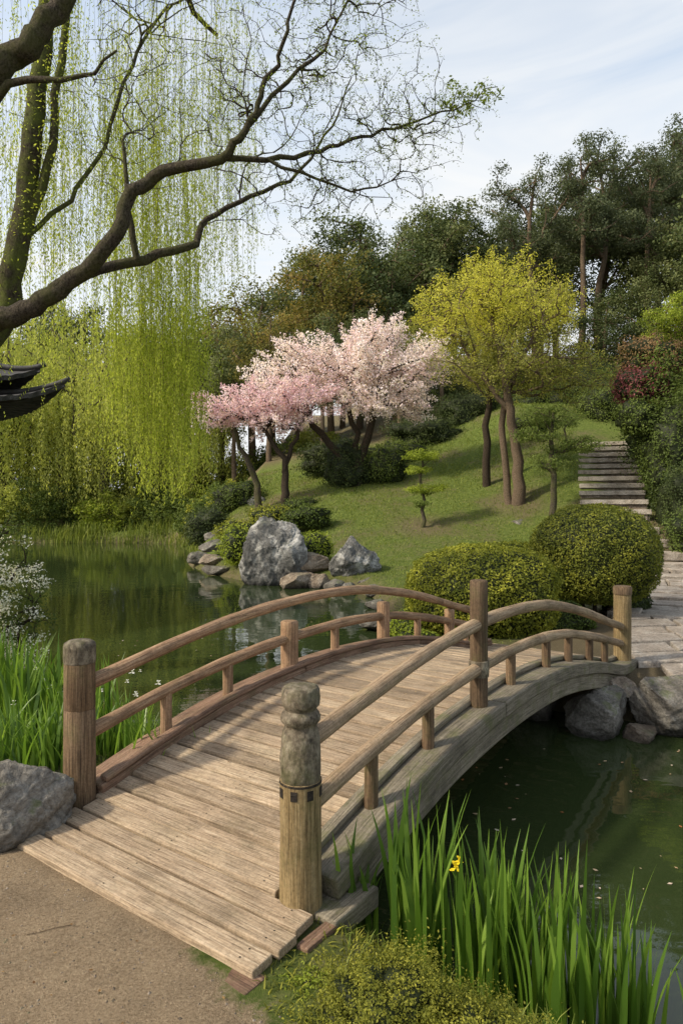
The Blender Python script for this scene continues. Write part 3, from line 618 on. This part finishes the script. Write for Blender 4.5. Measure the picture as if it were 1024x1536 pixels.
def inst(k,x,y,s=1.0,rz=None,sz=1.0,parent=forest,top=None):
    g_=gz(x,y)
    if top is not None:
        q=(top-g_)/VAR[k][2]; s=min(max(q,.7),1.15)*s; sz=q/s
    e=bpy.data.objects.new('tree',None); link(e,parent); e.location=(x,y,g_); e.rotation_euler=(0,0,R.uniform(0,6.28) if rz is None else rz); e.scale=(s,s,s*sz); e.empty_display_size=.2
    for q,nm in zip(VAR[k],('forest_trunk','forest_crown')): obj(nm,q,e)
def canopy(x,y): return float(np.interp(x/y*43,[-14,-7.5,-4.7,-1.3,2,5.4,8,9.5,11,14.5,17,20,22,30],[12,14.2,16.8,19.3,20.3,20.6,21.0,21.0,22.8,24.8,25.2,24.4,26.4,28]))*y/43
for k,x,y,f in [(0,-7.5,42,1),(5,-5.2,41,.98),(2,-2.8,44,1),(5,-.6,40,.93),(1,1.2,45,1),(0,3.2,41,.95),(2,5.2,45,1.0),(1,7.0,43,.97),(0,9.0,46,.90),(2,11.8,45,.88),(1,14.5,46,.88),
  (3,10.9,39,1),(4,13.4,38,1.0),(3,15.2,40,.98),(4,17.0,38,.98),(3,18.8,41,.97),(4,21.3,42,1.0),(0,18,47,.9),(1,20,46,.88),(2,23.5,44,.97),(0,26,42,1.0),(1,18.5,36,.76),(2,16.2,35.5,.68),(0,20.5,34,.9),(2,14.0,36.5,.62),
  (0,-10,46,.98),(1,-13,48,.95),(2,-5,50,.9),(0,0,51,.92),(1,6,52,.92),(2,12,52,.85),(0,30,41,1),(2,9.2,40.5,.78),(0,12.2,42,.80)]:
    inst(k,x,y,1.0,None,1.0,top=canopy(x,y)*f)
for k,x,y,s,sz in [(6,3.0,34,.95,1),(6,5.0,34.5,1.0,1),(6,7.5,35.5,1.1,1),(6,10,35,1.0,1),(5,-3.8,36,.75,1.1),(0,-1.0,35.5,.6,1.1),(2,1.4,36.5,.62,1.1),(1,-5.9,37.5,.72,1.1),(2,22,30,.9,1),(0,24,26,1,1),(1,18,24,.8,1),(2,17,28,.8,1)]:
    inst(k,x,y,s,None,sz)
far=empty('distant_willow_trees')
def farwillow(seed,H,R_):
    r=np.random.default_rng(seed); tr=subdiv([(0,0,-.5),(.3,0,H*.3),(-.2,0,H*.6),(.2,0,H*.85)],[.3,.25,.18,.08],seed)
    T=inell(90,(0,0,H*.66),(R_,R_*.9,H*.34),r,.4); polys,_=grow([tr],T,r,.9,.1,.03,.5,.15,.12,1)
    V,F,g=tubes([tr]+polys,6); mb=mesh('trunk',V,F,M['bark'])
    ns=440; S=T[r.integers(0,len(T),ns)]+r.normal(size=(ns,3))*.6; ln=r.uniform(1.2,4.8,ns); n=48
    C=np.repeat(S,n,0); t=np.tile(np.linspace(0,1,n),ns); C[:,2]-=t*np.repeat(ln,n); C+=r.normal(size=C.shape)*.09; C[:,2]=np.maximum(C[:,2],.7)
    V,F,vv=leaves(C,.16,.4,.0,.6,r,np.repeat(r.uniform(size=ns),n)); return mb,mesh('crown',V,F,LM['willowfar'],False,var=vv)
FW=[farwillow(51,11,3.6),farwillow(52,10,3.2)]
for k,x,y,s in [(0,-19.5,39,1.05),(1,-16.2,40,1.0),(0,-13.2,39,1.05),(1,-10.4,39.5,1.0),(0,-22.5,41,1.15),(1,-8.3,38.5,.78),(1,-26,43,1.3),(0,-17.8,45,1.25),(0,-12,46,1.15),(1,-23,47,1.3)]:
    e=bpy.data.objects.new('tree',None); link(e,far); e.location=(x,y,gz(x,y)); e.rotation_euler=(0,0,R.uniform(0,6)); e.scale=(s,s,s)
    for q,nm in zip(FW[k],('willow_trunk','willow_crown')): obj(nm,q,e)
for k,(x,y) in enumerate([(-60,75),(-45,70),(-75,80),(-36,60),(-30,66),(-90,85),(-50,60),(-70,66),(-42,52),(-33,50),(-25,62),(-19,66)]): inst(k%3,x,y,1.5,parent=far)

# ---------------------------------------------------------------- foreground overhanging tree (budding)
bud=empty('budding_overhanging_tree')
r=np.random.default_rng(77)
def sc_(a,f=.72): return [q*f for q in a]
L1=subdiv([(-5.1,6.6,-.3),(-5.0,6.5,1.2),(-4.5,6.3,2.4),(-3.7,6.1,3.05),(-3.12,6.0,3.34),(-2.75,5.95,3.44),(-2.37,5.9,3.66),(-1.95,5.8,3.98),(-1.78,5.8,4.40),(-1.43,5.8,4.60),(-1.01,5.7,4.64),(-.74,5.6,4.90),(-.61,5.6,5.23),(-.44,5.5,5.54),(-.33,5.5,6.1)],sc_([.36,.30,.24,.19,.15,.12,.10,.088,.08,.068,.055,.036,.028,.02,.012]),1,5,.012)
L2=subdiv([(-1.01,5.7,4.64),(-.63,5.8,4.68),(-.19,6,4.84),(.17,6.1,5.03),(.59,6.2,5.18),(1.03,6.3,5.39),(1.46,6.4,5.66)],sc_([.038,.032,.026,.02,.014,.010,.005]),2,4,.014)
L3=subdiv([(-2.5,5.9,3.6),(-2.24,6.0,3.79),(-1.80,6.2,3.97),(-1.36,6.4,4.18),(-1.28,6.5,4.46),(-.85,6.6,4.72),(-.41,6.7,5.03),(-.1,6.8,5.5),(.1,6.8,6.0)],sc_([.07,.065,.06,.048,.036,.03,.022,.015,.008]),3,4,.014)
L4=subdiv([(-1.84,6.15,3.95),(-1.9,6.1,4.4),(-1.95,6.1,5.0)],sc_([.045,.035,.018]),4,3,.012)
L5=subdiv([(-4.9,6.5,1.5),(-4.6,6.8,4.0),(-4.0,7,5.6),(-3.5,7,6.2),(-3.2,7,6.46),(-2.95,7,6.80),(-2.6,7,7.4)],sc_([.30,.26,.22,.19,.17,.15,.12]),5,4,.02)
L6=subdiv([(-3.75,7,5.85),(-3.2,6.9,6.05),(-2.6,6.8,6.0),(-2.2,6.7,6.2)],sc_([.07,.05,.03,.015]),6,3,.02)
L7=subdiv([(-.80,5.65,4.84),(-.45,5.7,5.3),(-.15,5.8,5.6),(.1,5.8,6.1)],sc_([.03,.024,.018,.008]),7,3,.02)
L8=subdiv([(-.63,5.8,4.68),(-.2,5.9,4.55),(.2,6.0,4.5),(.55,6,4.62)],sc_([.022,.016,.012,.005]),8,3,.015)
main=[L1,L2,L3,L4,L5,L6,L7,L8]
T=np.concatenate([inell(1000,(-.2,5.9,5.45),(1.1,.7,.95),r,.6),inell(380,(.6,6.1,5.1),(.65,.5,.42),r,.55),inell(280,(-1.0,6.1,5.4),(.9,.6,.8),r,.55),inell(440,(-.2,6.2,4.6),(1.05,.4,.5),r,.55),inell(90,(1.15,6.3,5.45),(.4,.3,.18),r,.5),inell(220,(-1.9,6.2,5.2),(.9,.6,.9),r,.5),inell(200,(.15,6,6.2),(.6,.5,.5),r,.5)])
polys,tp=grow(main,T,r,.09,.055,.0014,.44,.04,.014,.3,9)
branches('limbs',main,M['bark'],bud,14); branches('twigs',polys,M['twig'],bud,4)
C=tp[r.integers(0,len(tp),16000)]+r.normal(size=(16000,3))*.02
leafobj('bud_leaves',C,.018,LM['bud'],bud,r=r,wr=.5)
T2=inell(30,(1.15,6.3,5.48),(.42,.2,.16),r,.5); C,vv=around(T2,14,.06,r,.8); leafobj('tip_leaves',C,.036,LM['bud'],bud,r=r,var=vv)

# ---------------------------------------------------------------- willow
wil=empty('weeping_willow_tree')
r=np.random.default_rng(88)
W1=subdiv([(-5.3,7.5,-.3),(-4.9,7.7,1.8),(-4.2,8,3.4),(-3.92,8,4.14),(-3.73,8,5.08),(-3.61,8,6.09),(-3.49,8,7.19),(-3.45,8.1,8.3)],sc_([.34,.27,.2,.17,.155,.14,.12,.09],.8),1,4,.02)
W2=subdiv([(-3.85,8,4.4),(-3.66,8,5.0),(-3.38,8,5.94),(-3.26,8,7.2),(-3.1,8,8.2)],sc_([.09,.085,.07,.06,.05],.7),2,4,.02)
W3=subdiv([(-3.8,8,4.75),(-3.3,8.2,5.4),(-2.9,8.3,6.1),(-2.6,8.5,7.2),(-2.3,9,8.3)],sc_([.05,.045,.04,.035,.03],.6),3,4,.02)
W4=subdiv([(-3.45,8.1,8.0),(-3.0,9,8.9),(-2.5,10,9.4),(-2.0,11,9.3)],[.08,.07,.05,.03],4,4,.03)
T=np.concatenate([inell(70,(-2.7,10.3,8.9),(1.3,1.5,.7),r,.6),inell(50,(-2.6,8.6,8.0),(1.5,1.0,.8),r,.6),inell(24,(-3.7,8.3,6.6),(.5,.6,1.1),r,.6)])
polys,_=grow([W1,W2,W3,W4],T,r,.25,.1,.004,.5,.1,.03,.6)
branches('limbs',[W1,W2,W3,W4],M['barkw'],wil,12); branches('boughs',polys,M['barkw'],wil,5)
def strands(tops,bots,n_per_m,L,mat,name,sway=.10):
    Cs=[];vs=[];st=[]
    for a,zb in zip(tops,bots):
        ln=a[2]-zb
        if ln<.4: continue
        n=int(ln*n_per_m); t=np.linspace(0,1,n); ph=r.uniform(0,6.28,2); dr=r.normal(size=2)*sway*ln*.22
        x=a[0]+dr[0]*t**.6+.03*np.sin(t*ln*1.3+ph[0]); y=a[1]+dr[1]*t**.6+.03*np.sin(t*ln*1.1+ph[1]); z=a[2]-t*ln
        p=np.stack([x,y,z],1); st.append((p[::6] if n>14 else p,np.full(len(p[::6] if n>14 else p),.0016)))
        keep=r.uniform(size=n)<(.35+.65*t**.6); q=p[keep]; q=q+nrm(r.normal(size=q.shape))*r.uniform(.008,.05,(len(q),1)); Cs.append(q); vs.append(np.full(len(q),r.uniform()))
        for _ in range(int(ln*2.4)):
            u=r.integers(0,n); m_=r.integers(6,22); o=r.normal(size=2)*.14; tt=np.linspace(0,1,m_)
            q=p[u]+np.stack([o[0]*tt,o[1]*tt,-.028*m_*tt],1); Cs.append(q+r.normal(size=q.shape)*.012); vs.append(np.full(m_,r.uniform()))
    V,F,g=tubes(st,3); obj(name+'_stems',mesh(name+'_stems',V,F,M['barkt']),wil)
    leafobj(name+'_leaves',np.concatenate(Cs),L,mat,wil,r=r,var=np.concatenate(vs),wr=.3,hang=.6,up=0)
def pick(n,x0,x1,y0,y1,zt,zb):
    a=np.stack([r.uniform(x0,x1,n),r.uniform(y0,y1,n),r.uniform(*zt,n)],1); return a,r.uniform(*zb,n)
a,b=pick(140,-3.75,-2.25,10,11.8,(6.5,9.3),(2.0,3.4)); b=b+np.abs(a[:,0]+2.9)*.55; strands(a,b,30,.052,LM['willow'],'curtain')
a,b=pick(90,-3.1,-2.15,10,11.4,(4.6,6.4),(1.85,3.2)); strands(a,b,34,.052,LM['willow'],'curtain_front')
a,b=pick(220,-3.6,-1.2,8.0,10.5,(6.6,9.4),(3.9,6.8)); strands(a,b,26,.038,LM['willow'],'upper_fringe')
a,b=pick(110,-4.7,-3.3,8.2,10,(6,9),(3.2,6)); strands(a,b,26,.045,LM['willow'],'left_fringe')
C,vv=around(np.concatenate([W1[0][12:],W2[0][4:]]),110,.19,r,1.6); leafobj('trunk_foliage',C,.04,LM['willow'],wil,r=r,var=vv,wr=.4)

e=tree('white_flowering_shrub',(-4.35,8.3,gz(-4.35,8.3)),[subdiv([(0,0,-.3),(.0,0,.5),(-.1,0,1.2),(0,.2,2.1)],[.06,.05,.04,.02],20),subdiv([(0,0,.3),(.2,.2,.8),(.4,.5,1.4)],[.04,.03,.015],21)],[((-.1,.3,2.3),(.55,.6,.5),70,'shrub'),((.1,.3,1.45),(.6,.5,.55),90,'shrub'),((.1,.2,1.7),(.55,.6,.9),80,'white'),((.15,.3,.9),(.5,.5,.45),34,'white')],30,M['barkd'],.004,.15,36,.12,.034,.8,wr=.6)

# ---------------------------------------------------------------- blades: iris and grass
def blades(P,h,w,lean,r,seg=5,fold=.0,twist=.3):
    n=len(P); az=r.uniform(0,6.28,n); ld=np.stack([np.cos(az),np.sin(az),0*az],1); fa=az+np.pi/2+r.normal(size=n)*twist+r.uniform(-.6,.6,n); wd=np.stack([np.cos(fa),np.sin(fa),0*fa],1)
    lv=[]
    for k in range(seg+1):
        t=k/seg; c=P+np.array([0,0,1])*(h*(t-.25*np.minimum(lean,1.2)*t**3))[:,None]+ld*(h*lean*t**2)[:,None]
        ww=(w*(1-t**2.2)*(.75+.5*min(t*2,1)) *.5+.0004)[:,None] if k<seg else (w*0+.0003)[:,None]
        lv.append(np.stack([c-wd*ww,c+wd*ww],1))
    V=np.stack(lv,1).reshape(-1,3); b=np.arange(n)[:,None,None]*(2*(seg+1))+np.arange(seg)[None,:,None]*2
    F=(b+np.array([0,1,3,2])[None,None,:]).reshape(-1,4); return V,F,np.repeat(r.uniform(size=n),2*(seg+1))
def bladeobj(name,P,h,w,lean,mat,seg=5,parent=None):
    V,F,vv=blades(P,h,w,lean,r,seg); return obj(name,mesh(name,V,F,mat,True,var=vv),parent)
def samp(n,x0,x1,y0,y1,s0,s1):
    out=[]
    while len(out)<n:
        x=r.uniform(x0,x1,n*4); y=r.uniform(y0,y1,n*4); s_=sdlake(x,y); ok=(s_>s0)&(s_<s1); out+=list(zip(x[ok],y[ok]))
    q=np.array(out[:n]); return np.column_stack([q,hgt(q[:,0],q[:,1])-.02])
def clumped(n,x0,x1,y0,y1,s0,s1,nc,sp):
    c=samp(nc,x0,x1,y0,y1,s0,s1)[:,:2]; q=c[r.integers(0,nc,n)]+r.normal(size=(n,2))*sp; return np.column_stack([q,np.maximum(hgt(q[:,0],q[:,1]),-.42)-.02])
ir=empty('iris_plants')
P=clumped(340,.22,1.14,2.35,3.0,-.25,.2,34,.05); n=len(P); hh=r.uniform(.46,.88,n)*np.where(r.uniform(size=n)<.25,.6,1)*np.clip(1.06-.16*P[:,0],.8,1.05); bladeobj('blades',P,hh,r.uniform(.018,.032,n),r.uniform(.02,.24,n),LM['iris'],8,ir)
P=clumped(26,-.0,.12,2.94,3.12,.1,.5,3,.03); n=len(P); bladeobj('blades_by_post',P,r.uniform(.25,.5,n),r.uniform(.018,.028,n),r.uniform(.05,.35,n),LM['iris'],8,ir)
P=clumped(50,1.2,1.8,1.9,2.4,-.15,.2,6,.05); n=len(P); bladeobj('blades_right',P,r.uniform(.35,.62,n),r.uniform(.018,.028,n),r.uniform(.03,.3,n),LM['iris'],8,ir)
def flower(c,s_,mat,parent):
    V=[];F=[]
    for k in range(6):
        a=k*math.pi/3+.3; dn=-.35 if k%2 else 1.3; d=np.array([math.cos(a),math.sin(a),0]); t=np.array([-d[1],d[0],0]); b=len(V); f=1 if k%2 else .6
        V+= [c,c+d*s_*.5*f+t*s_*.4+np.array([0,0,s_*dn*.5]),c+d*s_*f+t*s_*.15+np.array([0,0,s_*dn*.6]),c+d*s_*f-t*s_*.15+np.array([0,0,s_*dn*.6]),c+d*s_*.5*f-t*s_*.4+np.array([0,0,s_*dn*.5])]; F.append((b,b+1,b+2,b+3,b+4))
    obj('flower',mesh('flower',np.array(V),F,mat,False,var=r.uniform(size=len(V))),parent)
flower(np.array([.455,2.72,.30]),.028,LM['yflower'],ir); flower(np.array([.47,2.73,.325]),.018,LM['yflower'],ir); branches('flower_stem',[([(.46,2.72,-.2),(.457,2.72,.30)],[.004,.003])],LM['iris'],ir,5)
ir2=empty('iris_plants')
P=clumped(1150,-4.6,-1.7,5.0,8.0,-.15,.7,75,.09); n=len(P); bladeobj('blades',P,r.uniform(.5,.95,n),r.uniform(.018,.032,n),r.uniform(.02,.35,n),LM['iris'],5,ir2)
P=clumped(750,-1.9,-.7,4.35,5.7,-.2,.5,50,.08); n=len(P); bladeobj('blades_under_rail',P,r.uniform(.25,.6,n),r.uniform(.012,.024,n),r.uniform(.05,.5,n),LM['iris'],5,ir2)
P=clumped(260,-2.3,-1.75,4.1,4.9,.3,1.4,18,.08); n=len(P); bladeobj('blades_behind_boulder',P,r.uniform(.25,.55,n),r.uniform(.014,.026,n),r.uniform(.05,.5,n),LM['iris'],5,ir2)
for k in range(26): flower(np.array([r.uniform(-2.75,-1.4),0,0])+np.array([0,5.0+r.uniform(0,.6),r.uniform(.18,.42)]),r.uniform(.015,.03),LM['white'],ir2)

P=samp(9000,-6,1.6,1.2,8,-.05,.85); P=P[~((P[:,0]>-1.6)&(P[:,0]<.0)&(P[:,1]<3.9)&(P[:,1]<3.2-P[:,0]*.6))]; n=len(P); bladeobj('bank_grass',P,r.uniform(.03,.10,n),r.uniform(.003,.007,n),r.uniform(.2,1,n),LM['grass'],3)
x=r.uniform(-8,14,150000); y=r.uniform(8,33,150000); s_=sdlake(x,y); ok=(s_>.05)&(dpath(x,y)>1.0)&(x<y*.56)&(x>-y*.3)
pn=sn(np.stack([x,y,x*0],1),.8,4); ok&=r.uniform(size=len(x))<(.7+.35*pn)
ok&=~((np.abs((x-7.85)-(y-19.6)*.335)<1.05)&(y>19))&~((y<11)&(x>2.8))
P=np.column_stack([x,y,hgt(x,y)-.01])[ok]; n=len(P); sc=np.clip(P[:,1]/20,.5,1.3)
bladeobj('meadow_grass',P,r.uniform(.03,.10,n)*sc,r.uniform(.010,.020,n)*sc,r.uniform(.2,1,n),LM['grass'],2)
P=clumped(2600,-24,-5,28,36.6,-.1,.6,120,.3); n=len(P); bladeobj('shore_reeds',P,r.uniform(.3,.9,n),r.uniform(.03,.05,n),r.uniform(.1,.6,n),LM['grass'],3)

bush('mossy_ground_shrub',(.15,2.28,.02),(.27,.24,.19),34000,.010,'moss',60,.26,2,.42,fq=5,spike=.22)
bush('mossy_ground_shrub',(.42,2.14,-.02),(.26,.22,.17),28000,.010,'moss',61,.26,2,.42,fq=5,spike=.22)
bush('mossy_ground_shrub',(-.10,2.48,.0),(.10,.09,.035),4000,.012,'bright',62,.3,2,.35,fq=4,spike=.3)
P=samp(5200,-.38,.7,1.3,3.0,.05,1.7); P=P[(P[:,0]>-.22+.25*np.sin(P[:,1]*7)*.3)]; n=len(P); bladeobj('bank_weeds',P,r.uniform(.015,.06,n),r.uniform(.003,.008,n),r.uniform(.3,1.3,n),LM['moss'],3)
n=5200; x=r.uniform(-2.6,.1,n); y=r.uniform(1.4,3.6,n); Vb=np.array([(1,0,0),(-1,0,0),(0,1,0),(0,-1,0),(0,0,.7),(0,0,-.7)]); Fb=np.array([(0,2,4),(2,1,4),(1,3,4),(3,0,4),(2,0,5),(1,2,5),(3,1,5),(0,3,5)])
sz=.0012+.007*r.uniform(size=n)**3; ok=((y-3.36)*U[1]+(x+.82)*U[0]<-.47)|((x+.82)*W[0]+(y-3.36)*W[1]>.95); x,y,sz=x[ok],y[ok],sz[ok]; n=len(x)
z=hgt(x,y); V=(Vb[None]*sz[:,None,None]*r.uniform(.6,1.3,(n,6,1))+np.stack([x,y,z],1)[:,None]).reshape(-1,3); F=(Fb[None]+np.arange(n)[:,None,None]*6).reshape(-1,3)
obj('gravel',mesh('gravel',V,F,M['rockt'],False))
tw=[]
for cx,cy,a_,ln in ((-1.25,2.72,.4,.16),(-.55,2.05,1.2,.12),(-.62,2.1,.5,.1),(-1.05,2.2,2.4,.07),(-.35,2.2,.1,.08)):
    tt=np.linspace(0,1,6); px_=cx+np.cos(a_)*ln*tt+.008*np.sin(tt*7); py_=cy+np.sin(a_)*ln*tt; tw.append((np.column_stack([px_,py_,hgt(px_,py_)+.004]),np.full(6,.0013)))
branches('fallen_twigs',tw,M['barkt'],None,5)
def flat(name,x,y,z,s0,s1,mat):
    n=len(x); C=np.stack([x,y,z],1); V,F,vv=leaves(C,1.0,.55,40,0,r,None,0); c=np.repeat(C,4,0); sc=np.repeat(r.uniform(s0,s1,n),4)[:,None]; V=c+(V-c)*sc; V[:,2]=np.repeat(z,4)+.001
    obj(name,mesh(name,V,F,mat,False,var=vv))
x=np.concatenate([r.uniform(.8,4,90),r.uniform(-6,0,90)]); y=np.concatenate([r.uniform(2.6,6,90),r.uniform(7,16,90)]); ok=sdlake(x,y)<-.1; x,y=x[ok],y[ok]
flat('floating_petals',x,y,np.full(len(x),-.296),.012,.045,LM['pet'])
s_=r.uniform(.2,5,70); vv_=r.uniform(-.62,.62,70); q=np.array([B(a,b,float(arch(a))+.009) for a,b in zip(s_,vv_)]); flat('fallen_leaves_on_deck',q[:,0],q[:,1],q[:,2],.008,.022,LM['litter'])
x=r.uniform(-2.6,0,160); y=r.uniform(1.5,3.4,160); ok=((y-3.36)*U[1]+(x+.82)*U[0]<-.5); x,y=x[ok],y[ok]; flat('fallen_leaves',x,y,hgt(x,y)+.008,.006,.02,LM['litter'])

# ---------------------------------------------------------------- pavilion at the left edge
pav=empty('garden_pavilion',(-8.6,12,0))
m,nt,nn_,l=newmat('grey_roof_tile'); tc=nt.nodes.new('ShaderNodeTexCoord'); g=noise(nt,tc.outputs['Object'],6,5,.6); finish(nt,ramp(nt,g,[(.3,(.018,.018,.02)),(.7,(.07,.068,.07))]).outputs[0],.7,g,.4,.02,.3); TILE=m
def roof(name,ex,z0,h,lift,th=.08):
    n=24; mrows=14; V=[];F=[]
    cor=[np.array([math.cos(a),math.sin(a)]) for a in (0,math.pi/2,math.pi,3*math.pi/2)]
    for sd in range(4):
        a,b=cor[sd],cor[(sd+1)%4]; b0=len(V)
        for i in range(mrows+1):
            t=i/mrows
            for j in range(n*4+1):
                u=j/(n*4); e=(a*(1-u)+b*u)*ex; cl=abs(2*u-1)**5; e=e*(1+.05*cl)
                q=e*(1-t*.93); z=z0+lift*cl*(1-t)**4+h*(t**1.5)+.022*(1 if (j%4) in (1,2) else 0)*(1-.3*t)*(1-cl)
                V.append((q[0],q[1],z))
        c=n*4+1
        for i in range(mrows):
            for j in range(n*4): k=b0+i*c+j; F.append((k,k+1,k+c+1,k+c))
    o=obj(name,mesh(name,np.array(V),F,TILE,False),pav); s_=o.modifiers.new('s','SOLIDIFY'); s_.thickness=th; s_.offset=-1
    for sd in range(4):
        a=cor[sd]; P=[(a[0]*ex*1.06*(1-t*.93),a[1]*ex*1.06*(1-t*.93),z0+.035+lift*(1-max(t,0))**4+h*max(t,0)**1.5+(.03 if t<0 else 0)) for t in np.linspace(-.02,1,26)]
        V2,F2,g2=tubes([(P,np.full(26,.05))],8,True); obj('hip_ridge',mesh('hip_ridge',V2,F2,TILE),pav)
        P=[(a[0]*ex*.98*(1-t*.9),a[1]*ex*.98*(1-t*.9),z0-.10+lift*(1-t)**4+h*t**1.5) for t in np.linspace(0.02,1,20)]
        V2,F2,g2=tubes([(P,np.full(20,.055))],6,True); obj('hip_rafter',mesh('hip_rafter',V2,F2,M['dark'],gc=g2),pav)
roof('lower_roof',3.55,3.50,.5,.38); roof('upper_roof',3.15,3.84,1.7,.30)
for k,(a,b) in enumerate(((1,0),(0,1),(-1,0),(0,-1))):
    V,F,g=tubes([([(a*2,b*2,-1.2),(a*2,b*2,3.7)],[.11,.1])],14,True); obj('column_%d'%k,mesh('column',V,F,M['post'],gc=g),pav)
for nm,ex,z0,z1 in (('platform',2.4,-.05,.1),('eave_beam',2.1,3.25,3.45)):
    q=[(ex,0),(0,ex),(-ex,0),(0,-ex)]; V=[(a,b,z0) for a,b in q]+[(a,b,z1) for a,b in q]; o=obj(nm,mesh(nm,np.array(V),BF,M['dark'],False,gc=np.array(V)),pav)

# ---------------------------------------------------------------- light, sky, camera
el=math.radians(40); az=math.atan2(-.85,-.30)
W_=bpy.data.worlds.new('World'); SC.world=W_; W_.use_nodes=True; nt=W_.node_tree; nt.nodes.clear()
sky=nt.nodes.new('ShaderNodeTexSky'); sky.sky_type='NISHITA'; sky.sun_disc=False; sky.sun_elevation=el; sky.sun_rotation=az; sky.air_density=1.0; sky.dust_density=1.5; sky.ozone_density=1.0
tc=nt.nodes.new('ShaderNodeTexCoord'); v=tc.outputs['Generated']
cl=noise(nt,mapped(nt,v,(1.2,1.2,6.0),(0,.5,.35)),1.6,5,.6,.6); sx=nt.nodes.new('ShaderNodeSeparateXYZ'); nt.links.new(v,sx.inputs[0])
hz=ramp(nt,sx.outputs[2],[(0,1),(.22,.86),(.42,.52),(.6,.30),(1,.2)]); cf=ramp(nt,cl,[(.46,0),(.72,.45)])
f=math_(nt,'MINIMUM',math_(nt,'ADD',hz.outputs[0],cf.outputs[0]),1.0)
skb=mixc(nt,1.0,sky.outputs[0],(2.6,2.3,1.9),'MULTIPLY')
c=mixc(nt,f,skb,(6.4,6.5,6.55))
bg=nt.nodes.new('ShaderNodeBackground'); bg.inputs[1].default_value=.15; nt.links.new(c,bg.inputs[0])
o=nt.nodes.new('ShaderNodeOutputWorld'); nt.links.new(bg.outputs[0],o.inputs[0])
sun=bpy.data.lights.new('sun','SUN'); sun.energy=4.7; sun.angle=math.radians(4); sun.color=(1,.89,.71)
so=bpy.data.objects.new('sun',sun); COL.objects.link(so); d=Vector((math.sin(az)*math.cos(el),math.cos(az)*math.cos(el),math.sin(el))); so.rotation_euler=d.to_track_quat('Z','Y').to_euler(); so.location=d*60
cam=bpy.data.cameras.new('camera'); cam.sensor_fit='VERTICAL'; cam.sensor_height=36; cam.lens=24; cam.shift_y=-.008; cam.clip_end=3000; cam.clip_start=.05
co=bpy.data.objects.new('camera',cam); COL.objects.link(co); co.location=(0,0,1.75); co.rotation_euler=(math.radians(90),0,0); SC.camera=co
SC.view_settings.view_transform='Standard'; SC.view_settings.look='None'; SC.view_settings.exposure=0
